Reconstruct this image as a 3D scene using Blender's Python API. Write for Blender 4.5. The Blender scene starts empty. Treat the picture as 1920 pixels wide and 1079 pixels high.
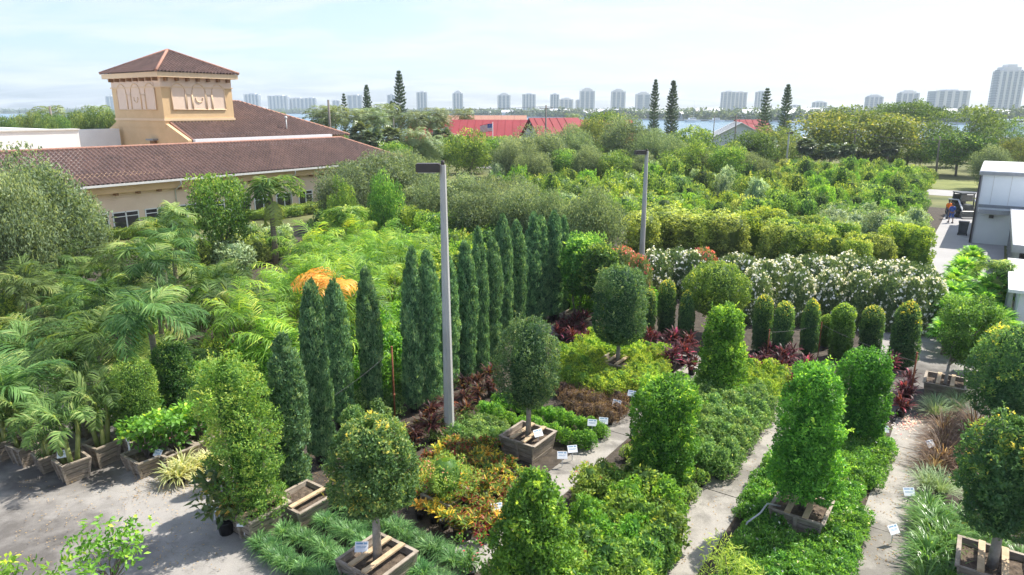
import bpy, math, random
import numpy as np
from mathutils import Vector

R = math.radians
rs = np.random.RandomState(7)
random.seed(7)
SC = bpy.context.scene
COL = SC.collection

# ------------------------------------------------------------------ camera model (site survey helpers)
TH, CH, FP = R(14.67), 10.0, 1280.0
cT, sT = math.cos(TH), math.sin(TH)

def ray(px, py):
    v = (540 - py) / FP
    return ((px - 960) / FP, cT + v * sT, v * cT - sT)

def G(px, py, z=0.0):                      # where a photograph pixel meets the level z
    d = ray(px, py)
    t = (z - CH) / d[2]
    return (d[0] * t, d[1] * t)

def top_h(y, py):                          # height seen at row py above ground distance y
    v = (540 - py) / FP
    return CH + (v * y * cT - y * sT) / (cT + v * sT)

def dep(y, z=0.0):
    return y * cT - (z - CH) * sT

def at_dist(px, y, z=0.0):                 # x of column px at ground distance y
    return (px - 960) / FP * dep(y, z)

DX, DY = 0.572, 0.8203                     # the site's rows run along D, across along N
NX, NY = -0.8203, 0.572
ROWANG = math.atan2(DY, DX)

# ------------------------------------------------------------------ object helpers
def link(o, parent=None):
    COL.objects.link(o)
    if parent is not None:
        o.parent = parent
    return o

def tag(o, label=None, cat=None, group=None, kind=None):
    if label: o['label'] = label
    if cat: o['category'] = cat
    if group: o['group'] = group
    if kind: o['kind'] = kind
    return o

def thing(name, label, cat, loc=(0, 0, 0), rz=0.0, group=None, scale=1.0):
    o = bpy.data.objects.new(name, None)
    o.empty_display_size = 0.2
    o.location = loc
    o.rotation_euler = (0, 0, rz)
    o.scale = (scale, scale, scale) if not isinstance(scale, tuple) else scale
    link(o)
    return tag(o, label, cat, group)

def dup(root, loc, rz, scale=1.0, label=None, group=None):
    r = root.copy()
    COL.objects.link(r)
    r.location = loc
    r.rotation_euler = (0, 0, rz)
    r.scale = (scale, scale, scale) if not isinstance(scale, tuple) else scale
    if label: r['label'] = label
    if group: r['group'] = group
    for ch in list(root.children):
        c = ch.copy(); COL.objects.link(c); c.parent = r
        for g in list(ch.children):
            d = g.copy(); COL.objects.link(d); d.parent = c
    return r

def nrm(a):
    return a / np.maximum(np.linalg.norm(a, axis=-1, keepdims=True), 1e-9)

class MB:
    """solid shapes collected into one mesh"""
    def __init__(s):
        s.v = []; s.f = []; s.m = []; s.sm = []
    def add(s, vs, fs, mi=0, smooth=False):
        o = len(s.v)
        s.v += [tuple(p) for p in vs]
        for f in fs:
            s.f.append(tuple(i + o for i in f)); s.m.append(mi); s.sm.append(smooth)
        return s
    def box(s, c, size, rz=0.0, mi=0, taper=1.0):
        x, y, z = size[0] / 2, size[1] / 2, size[2] / 2
        ca, sa = math.cos(rz), math.sin(rz)
        vs = []
        for dz, k in ((-z, taper), (z, 1.0)):
            for dx, dy in ((-x, -y), (x, -y), (x, y), (-x, y)):
                dx *= k; dy *= k
                vs.append((c[0] + dx * ca - dy * sa, c[1] + dx * sa + dy * ca, c[2] + dz))
        return s.add(vs, [(3, 2, 1, 0), (4, 5, 6, 7), (0, 1, 5, 4), (1, 2, 6, 5), (2, 3, 7, 6), (3, 0, 4, 7)], mi)
    def beam(s, a, b, w, h, mi=0):
        a = Vector(a); b = Vector(b)
        d = (b - a).normalized()
        up = Vector((0, 0, 1)) if abs(d.z) < 0.95 else Vector((0, 1, 0))
        r = d.cross(up).normalized(); u = r.cross(d)
        vs = []
        for p in (a, b):
            for i, j in ((-1, -1), (1, -1), (1, 1), (-1, 1)):
                vs.append(p + r * (i * w / 2) + u * (j * h / 2))
        return s.add(vs, [(3, 2, 1, 0), (4, 5, 6, 7), (0, 1, 5, 4), (1, 2, 6, 5), (2, 3, 7, 6), (3, 0, 4, 7)], mi)
    def tube(s, pts, rad, n=7, mi=0, caps=True):
        pts = [Vector(p) for p in pts]
        if not isinstance(rad, (list, tuple)): rad = [rad] * len(pts)
        o = []; vs = []
        for i, p in enumerate(pts):
            d = (pts[min(i + 1, len(pts) - 1)] - pts[max(i - 1, 0)]).normalized()
            up = Vector((0, 0, 1)) if abs(d.z) < 0.9 else Vector((0, 1, 0))
            r = d.cross(up).normalized(); u = r.cross(d)
            for k in range(n):
                a = 2 * math.pi * k / n
                vs.append(p + (r * math.cos(a) + u * math.sin(a)) * rad[i])
        fs = []
        for i in range(len(pts) - 1):
            for k in range(n):
                k2 = (k + 1) % n
                fs.append((i * n + k, i * n + k2, (i + 1) * n + k2, (i + 1) * n + k))
        s.add(vs, fs, mi, True)
        if caps:
            b = len(s.v) - len(vs)
            s.f.append(tuple(b + k for k in range(n))[::-1]); s.m.append(mi); s.sm.append(False)
            e = b + (len(pts) - 1) * n
            s.f.append(tuple(e + k for k in range(n))); s.m.append(mi); s.sm.append(False)
        return s
    def lathe(s, prof, c=(0, 0, 0), n=16, mi=0):
        vs = []
        for r, z in prof:
            for k in range(n):
                a = 2 * math.pi * k / n
                vs.append((c[0] + r * math.cos(a), c[1] + r * math.sin(a), c[2] + z))
        fs = []
        for i in range(len(prof) - 1):
            for k in range(n):
                k2 = (k + 1) % n
                fs.append((i * n + k, i * n + k2, (i + 1) * n + k2, (i + 1) * n + k))
        return s.add(vs, fs, mi, True)
    def prism(s, poly, z0, z1, mi=0):
        n = len(poly)
        vs = [(p[0], p[1], z0) for p in poly] + [(p[0], p[1], z1) for p in poly]
        fs = [tuple(range(n))[::-1], tuple(range(n, 2 * n))]
        for i in range(n):
            j = (i + 1) % n
            fs.append((i, j, n + j, n + i))
        return s.add(vs, fs, mi)
    def build(s, name, mats, parent=None, loc=None):
        me = bpy.data.meshes.new(name)
        me.from_pydata(s.v, [], s.f)
        if not isinstance(mats, (list, tuple)): mats = [mats]
        for m in mats: me.materials.append(m)
        me.polygons.foreach_set('material_index', s.m)
        me.polygons.foreach_set('use_smooth', s.sm)
        me.update()
        o = bpy.data.objects.new(name, me)
        if loc: o.location = loc
        return link(o, parent)

class LV:
    """leaves: many small folded blades with a tint each"""
    def __init__(s):
        s.V = []; s.L = []; s.S = []; s.T = []; s.nv = 0; s.nl = 0
    def _push(s, V, loops, starts, tint):
        s.V.append(V.reshape(-1, 3)); s.L.append(loops.reshape(-1) + s.nv)
        s.S.append(starts.reshape(-1) + s.nl); s.T.append(tint.reshape(-1))
        s.nv += V.reshape(-1, 3).shape[0]; s.nl += loops.size
    def leaf(s, P, A, N, L, W, T, fold=0.12, droop=0.12):
        n = len(P)
        A = nrm(A); Nn = nrm(N - A * np.sum(A * N, 1, keepdims=True)); S = np.cross(A, Nn)
        L = np.broadcast_to(np.asarray(L, float), (n,))[:, None]; W = np.broadcast_to(np.asarray(W, float), (n,))[:, None]
        base = P; mid = P + A * L * 0.5
        le = mid + S * W * .5 + Nn * W * fold * 1.5; ri = mid - S * W * .5 + Nn * W * fold * 1.5
        tip = P + A * L - Nn * L * droop
        V = np.stack([base, le, tip, ri], 1)
        i = np.arange(n)[:, None] * 4
        loops = np.concatenate([i, i + 1, i + 2, i, i + 2, i + 3], 1)
        st = np.arange(n)[:, None] * 6 + np.array([[0, 3]])
        s._push(V, loops, st, np.repeat(np.broadcast_to(T, (n,))[:, None], 2, 1))
        return s
    def strap(s, P, A, N, L, W, T, droop=0.5):
        n = len(P)
        A = nrm(A); Nn = nrm(N - A * np.sum(A * N, 1, keepdims=True)); S = np.cross(A, Nn)
        L = np.broadcast_to(np.asarray(L, float), (n,))[:, None]; W = np.broadcast_to(np.asarray(W, float), (n,))[:, None]
        d = np.broadcast_to(np.asarray(droop, float), (n,))[:, None]
        m = P + A * L * .5 - Nn * L * d * .15
        q = P + A * L * .8 - Nn * L * d * .5
        t = P + A * L * .95 - Nn * L * d
        V = np.stack([P - S * W * .3, P + S * W * .3, m - S * W * .5, m + S * W * .5, q - S * W * .35, q + S * W * .35, t], 1)
        i = np.arange(n)[:, None] * 7
        loops = np.concatenate([i, i + 1, i + 3, i + 2, i + 2, i + 3, i + 5, i + 4, i + 4, i + 5, i + 6], 1)
        st = np.arange(n)[:, None] * 11 + np.array([[0, 4, 8]])
        s._push(V, loops, st, np.repeat(np.broadcast_to(T, (n,))[:, None], 3, 1))
        return s
    def solid(s, V, quads, T):
        V = np.asarray(V, float); q = np.asarray(quads)
        s._push(V, q, np.arange(len(q)) * 4, np.full(len(q), T))
        return s
    def build(s, name, mat, parent=None):
        me = mesh_from(name, np.concatenate(s.V), np.concatenate(s.L), np.concatenate(s.S), np.concatenate(s.T), mat)
        return link(bpy.data.objects.new(name, me), parent)

def mesh_from(name, V, L, S, T, mat):
    me = bpy.data.meshes.new(name)
    me.vertices.add(len(V)); me.vertices.foreach_set('co', V.astype(np.float32).ravel())
    me.loops.add(len(L)); me.loops.foreach_set('vertex_index', L.astype(np.int32))
    me.polygons.add(len(S)); me.polygons.foreach_set('loop_start', S.astype(np.int32))
    a = me.attributes.new('tint', 'FLOAT', 'FACE'); a.data.foreach_set('value', T.astype(np.float32))
    me.materials.append(mat)
    me.update(calc_edges=True)
    return me

# ------------------------------------------------------------------ materials
def new_mat(name):
    m = bpy.data.materials.new(name); m.use_nodes = True
    nt = m.node_tree
    for n in list(nt.nodes): nt.nodes.remove(n)
    out = nt.nodes.new('ShaderNodeOutputMaterial')
    return m, nt, out

def nd(nt, t, **kw):
    n = nt.nodes.new(t)
    for k, v in kw.items(): setattr(n, k, v)
    return n

def ramp(nt, stops, interp='LINEAR'):
    n = nt.nodes.new('ShaderNodeValToRGB'); cr = n.color_ramp; cr.interpolation = interp
    while len(cr.elements) < len(stops): cr.elements.new(0.5)
    for e, (p, c) in zip(cr.elements, stops):
        e.position = p; e.color = (c[0], c[1], c[2], 1)
    return n

FGAIN = 1.85
def foliage(name, stops, trans=0.44, rough=0.45, hue=0.03, val=0.35, spec=0.25, warm=1.0):
    m, nt, out = new_mat(name)
    at = nd(nt, 'ShaderNodeAttribute'); at.attribute_name = 'tint'
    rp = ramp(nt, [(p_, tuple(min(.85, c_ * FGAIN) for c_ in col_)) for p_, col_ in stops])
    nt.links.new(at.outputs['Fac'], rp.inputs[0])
    oi = nd(nt, 'ShaderNodeObjectInfo')
    hs = nd(nt, 'ShaderNodeHueSaturation')
    hs.inputs['Saturation'].default_value = .91
    mh = nd(nt, 'ShaderNodeMapRange'); mh.inputs['To Min'].default_value = .5 - hue / 2; mh.inputs['To Max'].default_value = .5 + hue / 2
    mul = nd(nt, 'ShaderNodeMath', operation='MULTIPLY'); mul.inputs[1].default_value = 7.31
    fr = nd(nt, 'ShaderNodeMath', operation='FRACT')
    mv = nd(nt, 'ShaderNodeMapRange'); mv.inputs['To Min'].default_value = 1.12 - val / 2; mv.inputs['To Max'].default_value = 1.12 + val / 2
    nt.links.new(oi.outputs['Random'], mh.inputs['Value']); nt.links.new(oi.outputs['Random'], mul.inputs[0])
    nt.links.new(mul.outputs[0], fr.inputs[0]); nt.links.new(fr.outputs[0], mv.inputs['Value'])
    nt.links.new(mh.outputs[0], hs.inputs['Hue']); nt.links.new(mv.outputs[0], hs.inputs['Value'])
    nt.links.new(rp.outputs[0], hs.inputs['Color'])
    p = nd(nt, 'ShaderNodeBsdfPrincipled')
    p.inputs['Roughness'].default_value = rough
    p.inputs['Specular IOR Level'].default_value = spec
    nt.links.new(hs.outputs[0], p.inputs['Base Color'])
    tl = nd(nt, 'ShaderNodeBsdfTranslucent')
    g = nd(nt, 'ShaderNodeMix', data_type='RGBA', blend_type='MULTIPLY'); g.inputs[0].default_value = 1
    g.inputs[7].default_value = (1.7 * warm, 1.5, 0.7, 1)
    nt.links.new(hs.outputs[0], g.inputs[6]); nt.links.new(g.outputs[2], tl.inputs['Color'])
    mx = nd(nt, 'ShaderNodeMixShader'); mx.inputs[0].default_value = trans
    nt.links.new(p.outputs[0], mx.inputs[1]); nt.links.new(tl.outputs[0], mx.inputs[2])
    nt.links.new(mx.outputs[0], out.inputs[0])
    return m

def solid(name, col, rough=0.7, var=0.15, scale=3.0, bump=0.0, bscale=40.0, metal=0.0, col2=None, spec=0.4, coords='Object', stretch=None):
    m, nt, out = new_mat(name)
    p = nd(nt, 'ShaderNodeBsdfPrincipled')
    p.inputs['Roughness'].default_value = rough; p.inputs['Metallic'].default_value = metal
    p.inputs['Specular IOR Level'].default_value = spec
    tc = nd(nt, 'ShaderNodeTexCoord'); mp = nd(nt, 'ShaderNodeMapping')
    if stretch: mp.inputs['Scale'].default_value = stretch
    nt.links.new(tc.outputs[coords], mp.inputs[0])
    nz = nd(nt, 'ShaderNodeTexNoise'); nz.inputs['Scale'].default_value = scale; nz.inputs['Detail'].default_value = 6; nz.inputs['Roughness'].default_value = .65
    nt.links.new(mp.outputs[0], nz.inputs['Vector'])
    a = tuple(max(0, c * (1 - var)) for c in col); b = col2 or tuple(min(1, c * (1 + var)) for c in col)
    rp = ramp(nt, [(.3, a), (.7, b)])
    nt.links.new(nz.outputs['Fac'], rp.inputs[0]); nt.links.new(rp.outputs[0], p.inputs['Base Color'])
    if bump:
        n2 = nd(nt, 'ShaderNodeTexNoise'); n2.inputs['Scale'].default_value = bscale; n2.inputs['Detail'].default_value = 4
        nt.links.new(mp.outputs[0], n2.inputs['Vector'])
        bp = nd(nt, 'ShaderNodeBump'); bp.inputs['Strength'].default_value = bump; bp.inputs['Distance'].default_value = .02
        nt.links.new(n2.outputs['Fac'], bp.inputs['Height']); nt.links.new(bp.outputs[0], p.inputs['Normal'])
    nt.links.new(p.outputs[0], out.inputs[0])
    return m

# ------------------------------------------------------------------ shared materials
M = {}
M['wood'] = solid('weathered_wood', (.30, .235, .17), .85, .45, 2.5, .5, 60, col2=(.42, .36, .29), stretch=(1, 1, 6))
M['pale_wood'] = solid('pale_wood', (.50, .35, .20), .8, .25, 4, .3, 50, col2=(.62, .47, .30))
M['soil'] = solid('potting_soil', (.085, .062, .045), .95, .5, 9, .8, 30, col2=(.16, .12, .085))
M['pot'] = solid('black_plastic', (.018, .018, .02), .45, .3, 5)
M['bark'] = solid('bark', (.16, .125, .095), .9, .4, 6, .8, 30, col2=(.25, .21, .17), stretch=(1, 1, .3))
M['pale_bark'] = solid('pale_bark', (.30, .27, .23), .9, .3, 6, .6, 30, col2=(.40, .36, .31))
M['palm_trunk'] = solid('palm_trunk', (.24, .20, .15), .9, .4, 8, .6, 25, col2=(.33, .29, .22), stretch=(.4, .4, 3))
M['crownshaft'] = solid('palm_crownshaft', (.16, .24, .05), .5, .35, 3, col2=(.30, .32, .10))
M['stucco_ochre'] = solid('ochre_stucco', (.68, .465, .25), .9, .06, .6, .25, 60, col2=(.73, .51, .285))
M['stucco_pink'] = solid('pale_pink_stucco', (.79, .60, .465), .9, .07, .5, .25, 60, col2=(.83, .65, .51))
M['stucco_trim'] = solid('cream_trim', (.76, .56, .36), .85, .05, 1)
M['white_paint'] = solid('white_paint', (.78, .79, .80), .6, .05, 1)
M['gutter'] = solid('gutter_metal', (.62, .62, .60), .45, .06, 2)
M['bracket'] = solid('brown_bracket', (.24, .13, .06), .8, .2, 4)
M['glass'] = solid('dark_window_glass', (.035, .035, .04), .12, .3, 2, spec=.6)
M['concrete_pole'] = solid('pole_concrete', (.47, .46, .44), .85, .15, 1.5, .4, 50, col2=(.57, .56, .54), stretch=(1, 1, .3))
M['dark_metal'] = solid('bronze_metal', (.06, .05, .045), .5, .2, 3)
M['grey_metal'] = solid('grey_metal', (.30, .31, .32), .45, .12, 3, metal=.3)
M['rust'] = solid('rusty_iron', (.22, .075, .035), .85, .4, 9, .4, 40)
M['white_card'] = solid('sign_card', (.78, .80, .83), .5, .03, 2)
M['blue_print'] = solid('sign_print', (.20, .34, .50), .5, .2, 2)
M['red_roof'] = solid('red_metal_roof', (.25, .022, .030), .75, .1, .3, col2=(.30, .032, .040))
M['white_siding'] = solid('pale_siding', (.58, .62, .66), .7, .04, .4)
M['warehouse_wall'] = solid('warehouse_wall', (.80, .84, .86), .7, .04, .5, col2=(.84, .87, .88))
M['warehouse_low'] = solid('warehouse_lower_wall', (.76, .78, .74), .75, .05, .5)
M['membrane'] = solid('white_roof_membrane', (.66, .67, .68), .5, .08, .5, col2=(.72, .72, .72))
M['asphalt'] = solid('asphalt', (.11, .11, .115), .9, .2, 1, .3, 80, col2=(.15, .15, .155))
M['wood_pole'] = solid('timber_pole', (.20, .175, .15), .9, .25, 3, stretch=(1, 1, .2))
M['car_paint'] = solid('dark_car_paint', (.06, .035, .12), .25, .1, 1, spec=.6)
M['car_paint_b'] = solid('black_car_paint', (.03, .032, .04), .25, .1, 1, spec=.6)
M['car_paint_w'] = solid('silver_car_paint', (.5, .52, .55), .25, .05, 1, spec=.6)
M['rubber'] = solid('rubber', (.02, .02, .02), .8, .2, 4)
M['yellow_paint'] = solid('yellow_paint', (.75, .42, .02), .5, .1, 2)
M['blue_paint'] = solid('blue_paint', (.05, .16, .45), .5, .1, 2)
M['skin'] = solid('skin', (.32, .18, .12), .6, .05, 4)
M['orange_cloth'] = solid('orange_cloth', (.90, .22, .02), .8, .1, 10)
M['blue_cloth'] = solid('blue_cloth', (.05, .12, .42), .8, .15, 10)
M['dark_cloth'] = solid('dark_cloth', (.06, .065, .09), .8, .15, 10)
M['hair'] = solid('dark_hair', (.02, .016, .013), .6, .2, 10)
M['machine'] = solid('machine_dark_paint', (.05, .055, .06), .45, .25, 3)
M['hose'] = solid('grey_hose', (.45, .46, .45), .5, .1, 3)
M['wire'] = solid('wire', (.10, .10, .10), .6, .1, 3)

def roof_tile_mat():
    m, nt, out = new_mat('barrel_tiles')
    p = nd(nt, 'ShaderNodeBsdfPrincipled'); p.inputs['Roughness'].default_value = .75; p.inputs['Specular IOR Level'].default_value = .25
    at = nd(nt, 'ShaderNodeAttribute'); at.attribute_name = 'tint'
    rp = ramp(nt, [(0, (.070, .047, .041)), (.45, (.112, .070, .060)), (.8, (.155, .098, .084)), (1, (.21, .14, .12))])
    nt.links.new(at.outputs['Fac'], rp.inputs[0])
    tc = nd(nt, 'ShaderNodeTexCoord'); nz = nd(nt, 'ShaderNodeTexNoise'); nz.inputs['Scale'].default_value = .35; nz.inputs['Detail'].default_value = 5
    nt.links.new(tc.outputs['Object'], nz.inputs['Vector'])
    r2 = ramp(nt, [(.3, (.78, .78, .80)), (.7, (1.12, 1.08, 1.05))])
    nt.links.new(nz.outputs['Fac'], r2.inputs[0])
    mx = nd(nt, 'ShaderNodeMix', data_type='RGBA', blend_type='MULTIPLY'); mx.inputs[0].default_value = 1
    nt.links.new(rp.outputs[0], mx.inputs[6]); nt.links.new(r2.outputs[0], mx.inputs[7])
    nt.links.new(mx.outputs[2], p.inputs['Base Color'])
    nt.links.new(p.outputs[0], out.inputs[0])
    return m
M['tiles'] = roof_tile_mat()
M['ridge_tiles'] = solid('ridge_tiles', (.40, .19, .13), .8, .25, 4, col2=(.46, .25, .18))

def concrete_mat(name, base, stain, crack=True, scale=.16):
    m, nt, out = new_mat(name)
    p = nd(nt, 'ShaderNodeBsdfPrincipled'); p.inputs['Roughness'].default_value = .88; p.inputs['Specular IOR Level'].default_value = .25
    tc = nd(nt, 'ShaderNodeTexCoord')
    n1 = nd(nt, 'ShaderNodeTexNoise'); n1.inputs['Scale'].default_value = scale; n1.inputs['Detail'].default_value = 8; n1.inputs['Roughness'].default_value = .62; n1.inputs['Distortion'].default_value = .15
    n2 = nd(nt, 'ShaderNodeTexNoise'); n2.inputs['Scale'].default_value = 1.6; n2.inputs['Detail'].default_value = 8; n2.inputs['Roughness'].default_value = .7
    n3 = nd(nt, 'ShaderNodeTexNoise'); n3.inputs['Scale'].default_value = 40; n3.inputs['Detail'].default_value = 3
    for n in (n1, n2, n3): nt.links.new(tc.outputs['Object'], n.inputs['Vector'])
    r1 = ramp(nt, [(.42, stain), (.52, base), (.62, base), (.72, tuple(c * 1.16 for c in base))])
    nt.links.new(n1.outputs['Fac'], r1.inputs[0])
    r2 = ramp(nt, [(.3, (.62, .61, .60)), (.45, (.94, .94, .94)), (.75, (1.14, 1.13, 1.12))]); nt.links.new(n2.outputs['Fac'], r2.inputs[0])
    r3 = ramp(nt, [(.3, (.86, .86, .86)), (.7, (1.1, 1.1, 1.1))]); nt.links.new(n3.outputs['Fac'], r3.inputs[0])
    a = nd(nt, 'ShaderNodeMix', data_type='RGBA', blend_type='MULTIPLY'); a.inputs[0].default_value = 1
    b = nd(nt, 'ShaderNodeMix', data_type='RGBA', blend_type='MULTIPLY'); b.inputs[0].default_value = 1
    nt.links.new(r1.outputs[0], a.inputs[6]); nt.links.new(r2.outputs[0], a.inputs[7])
    nt.links.new(a.outputs[2], b.inputs[6]); nt.links.new(r3.outputs[0], b.inputs[7])
    last = b.outputs[2]
    if crack:
        nz = nd(nt, 'ShaderNodeTexNoise'); nz.inputs['Scale'].default_value = 1.1; nz.inputs['Detail'].default_value = 5
        nt.links.new(tc.outputs['Object'], nz.inputs['Vector'])
        ad = nd(nt, 'ShaderNodeMix', data_type='RGBA', blend_type='LINEAR_LIGHT'); ad.inputs[0].default_value = .9
        nt.links.new(tc.outputs['Object'], ad.inputs[6]); nt.links.new(nz.outputs['Color'], ad.inputs[7])
        vo = nd(nt, 'ShaderNodeTexVoronoi', feature='DISTANCE_TO_EDGE'); vo.inputs['Scale'].default_value = .30
        nt.links.new(ad.outputs[2], vo.inputs['Vector'])
        rc = ramp(nt, [(0, (.55, .54, .53)), (.0025, (.75, .75, .75)), (.005, (1, 1, 1))]); nt.links.new(vo.outputs['Distance'], rc.inputs[0])
        c = nd(nt, 'ShaderNodeMix', data_type='RGBA', blend_type='MULTIPLY'); c.inputs[0].default_value = .6
        nt.links.new(last, c.inputs[6]); nt.links.new(rc.outputs[0], c.inputs[7]); last = c.outputs[2]
    nt.links.new(last, p.inputs['Base Color'])
    bp = nd(nt, 'ShaderNodeBump'); bp.inputs['Strength'].default_value = .25; bp.inputs['Distance'].default_value = .02
    nt.links.new(n3.outputs['Fac'], bp.inputs['Height']); nt.links.new(bp.outputs[0], p.inputs['Normal'])
    nt.links.new(p.outputs[0], out.inputs[0])
    return m
M['yard'] = concrete_mat('old_concrete', (.31, .292, .268), (.125, .115, .105))
M['walk'] = concrete_mat('walkway_concrete', (.34, .317, .282), (.20, .186, .164), True, .5)
M['groundgrass'] = solid('rough_grass', (.10, .13, .035), .95, .4, .15, .5, 8, col2=(.20, .20, .075))
M['lawn'] = solid('lawn_grass', (.16, .20, .05), .95, .3, .4, .5, 10, col2=(.24, .25, .08))
M['bedsoil'] = solid('bed_mulch', (.050, .040, .030), .95, .5, 3, .8, 25, col2=(.10, .08, .06))
M['road'] = solid('pale_road', (.33, .32, .31), .9, .08, .3)

def water_mat():
    m, nt, out = new_mat('lagoon_water')
    p = nd(nt, 'ShaderNodeBsdfPrincipled'); p.inputs['Base Color'].default_value = (.10, .19, .25, 1)
    p.inputs['Roughness'].default_value = .25; p.inputs['IOR'].default_value = 1.33
    tc = nd(nt, 'ShaderNodeTexCoord'); n = nd(nt, 'ShaderNodeTexNoise'); n.inputs['Scale'].default_value = .25; n.inputs['Detail'].default_value = 6
    nt.links.new(tc.outputs['Object'], n.inputs['Vector'])
    b = nd(nt, 'ShaderNodeBump'); b.inputs['Strength'].default_value = .6; b.inputs['Distance'].default_value = .5
    nt.links.new(n.outputs['Fac'], b.inputs['Height']); nt.links.new(b.outputs[0], p.inputs['Normal'])
    nt.links.new(p.outputs[0], out.inputs[0])
    return m
M['water'] = water_mat()

# ------------------------------------------------------------------ the setting: ground sheets
def sheet(name, poly, z, mat, kind='structure', label=None, cat=None):
    b = MB(); b.add([(p[0], p[1], z) for p in poly], [tuple(range(len(poly)))])
    o = b.build(name, mat)
    o['kind'] = kind
    if label: tag(o, label, cat)
    return o

def AB(a, b): return (a * DX + b * NX, a * DY + b * NY)
def rect_ab(a0, a1, b0, b1): return [AB(a0, b0), AB(a1, b0), AB(a1, b1), AB(a0, b1)][::-1][::-1]

sheet('ground', [(-6000, -60), (6000, -60), (6000, 9000), (-6000, 9000)], -0.02, M['groundgrass'])
sheet('yard', rect_ab(-30, 34, -14, 52), 0.0, M['yard'])
sheet('nursery_soil', rect_ab(34, 84, 3.2, 50), 0.0, M['bedsoil'])
sheet('service_road', rect_ab(34, 86, -1.5, 3.2), 0.0, M['road'])
sheet('street', rect_ab(96, 103, -60, 75), 0.004, M['road'])
sheet('lawn', rect_ab(104, 118, -30, 12), 0.004, M['lawn'])
sheet('parking_area', rect_ab(62, 95, 52, 58.5), 0.008, M['road'])
sheet('lagoon_water', [(-2500, 215), (2500, 215), (2500, 1500), (-2500, 1500)], 0.06, M['water'])
sheet('island', [(-2500, 1460), (-700, 1430), (-437, 1400), (-150, 1050), (0, 850), (154, 590), (350, 500), (900, 420), (2500, 380), (3500, 380), (3500, 8000), (-3500, 8000)], 0.5, M['groundgrass'])

# bed soil strips and slab walkways (0.01 proud)
for nm, (a0, a1, b0, b1) in {'bed_soil': (8.1, 25.5, 9.1, 14), 'bed_soil_g': (10, 25.5, 14, 17.6), 'bed_soil_b': (8, 25.3, 5.4, 8.2), 'bed_soil_c': (7, 24.8, 1.45, 4.3), 'bed_soil_d': (6, 25, -3.6, .45), 'bed_soil_e': (26.6, 34, 3.2, 30), 'bed_soil_f': (10.3, 34, 17.6, 50)}.items():
    sheet('bed_soil', rect_ab(a0, a1, b0, b1), 0.004, M['bedsoil'])
def walkway(b0, b1, a0, a1, step):
    m = MB(); a = a0
    while a < a1:
        e = min(a + step, a1) - .025
        w = random.uniform(-.04, .04)
        q = [AB(a, b0 + w), AB(e, b0 + w), AB(e, b1 + w), AB(a, b1 + w)]
        m.prism(q[::-1], 0.002, 0.03 + random.uniform(0, .008)); a += step
    o = m.build('walkway', M['walk']); o['kind'] = 'structure'
walkway(8.15, 9.1, 9, 25.2, 4.6)
walkway(4.12, 5.5, 7.5, 25.2, 4.55)
walkway(.15, 1.42, 7, 25.2, 5.1)

# ------------------------------------------------------------------ the tiled building
E0 = (-32.4, 51.5)
def BP(q, w, h): return (E0[0] + DX * q + NX * w, E0[1] + DY * q + NY * w, h)

def tile_slope(mb_v, mb_f, tint, e0, e1, r0, r1, pitch=.36, row=.42):
    """barrel tiled slope between eave e0-e1 and ridge r0-r1 (r0 == r1 for a triangle)"""
    e0, e1, r0, r1 = map(Vector, (e0, e1, r0, r1))
    ud = (e1 - e0).normalized(); L = (e1 - e0).length
    vd = (r0 - e0) - ud * (r0 - e0).dot(ud); Hs = vd.length; vd.normalize()
    n = ud.cross(vd).normalized()
    if n.z < 0: n = -n
    s0 = (r0 - e0).dot(ud); s1 = L - (r1 - e0).dot(ud)
    nu = int(L / pitch); nr = int(Hs / row) + 1
    prof = [(0, 0), (.22, .11), (.5, .165), (.78, .11)]
    xs = [((i + f) * pitch, z) for i in range(nu) for f, z in prof] + [(nu * pitch, 0)]
    for j in range(nr):
        lo, hi = j * row, min((j + 1) * row, Hs)
        base = len(mb_v)
        for u, z in xs:
            vm = Hs
            if s0 > 1e-3: vm = min(vm, u / s0 * Hs)
            if s1 > 1e-3: vm = min(vm, (L - u) / s1 * Hs)
            vm = max(vm, 0)
            a = min(lo, vm); b = min(hi, vm)
            mb_v.append(e0 + ud * u + vd * a + n * (z + .015)); mb_v.append(e0 + ud * u + vd * b + n * z)
        for i in range(len(xs) - 1):
            u = xs[i][0]
            vm = Hs
            if s0 > 1e-3: vm = min(vm, (u + pitch * .3) / s0 * Hs)
            if s1 > 1e-3: vm = min(vm, (L - u) / s1 * Hs)
            if lo >= vm: continue
            mb_f.append((base + 2 * i, base + 2 * i + 2, base + 2 * i + 3, base + 2 * i + 1))
            tint.append(None)
    # one tint per tile
    return

def tile_roof(name, slopes, parent):
    V = []; F = []; T = []
    for s in slopes: tile_slope(V, F, T, *s)
    V = np.array([tuple(v) for v in V]); F = np.array(F)
    key = np.floor(np.arange(len(F)) / 4).astype(int)
    t = np.clip(rs.normal(.45, .11, key.max() + 1), 0, 1)[key]
    me = mesh_from(name, V, F.ravel(), np.arange(len(F)) * 4, t, M['tiles'])
    return link(bpy.data.objects.new(name, me), parent)

bld = thing('stucco_building', 'ochre stucco building with brown tiled roofs and square tower', 'building')
def bpart(name, mb, mat, parent=bld): return mb.build(name, mat, parent)
def bbox(mb, q0, q1, w0, w1, h0, h1, mi=0):
    mb.prism([BP(q0, w0, 0)[:2], BP(q1, w0, 0)[:2], BP(q1, w1, 0)[:2], BP(q0, w1, 0)[:2]], h0, h1, mi)
EV, RG, WR = 4.3, 6.75, 6.0
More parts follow.
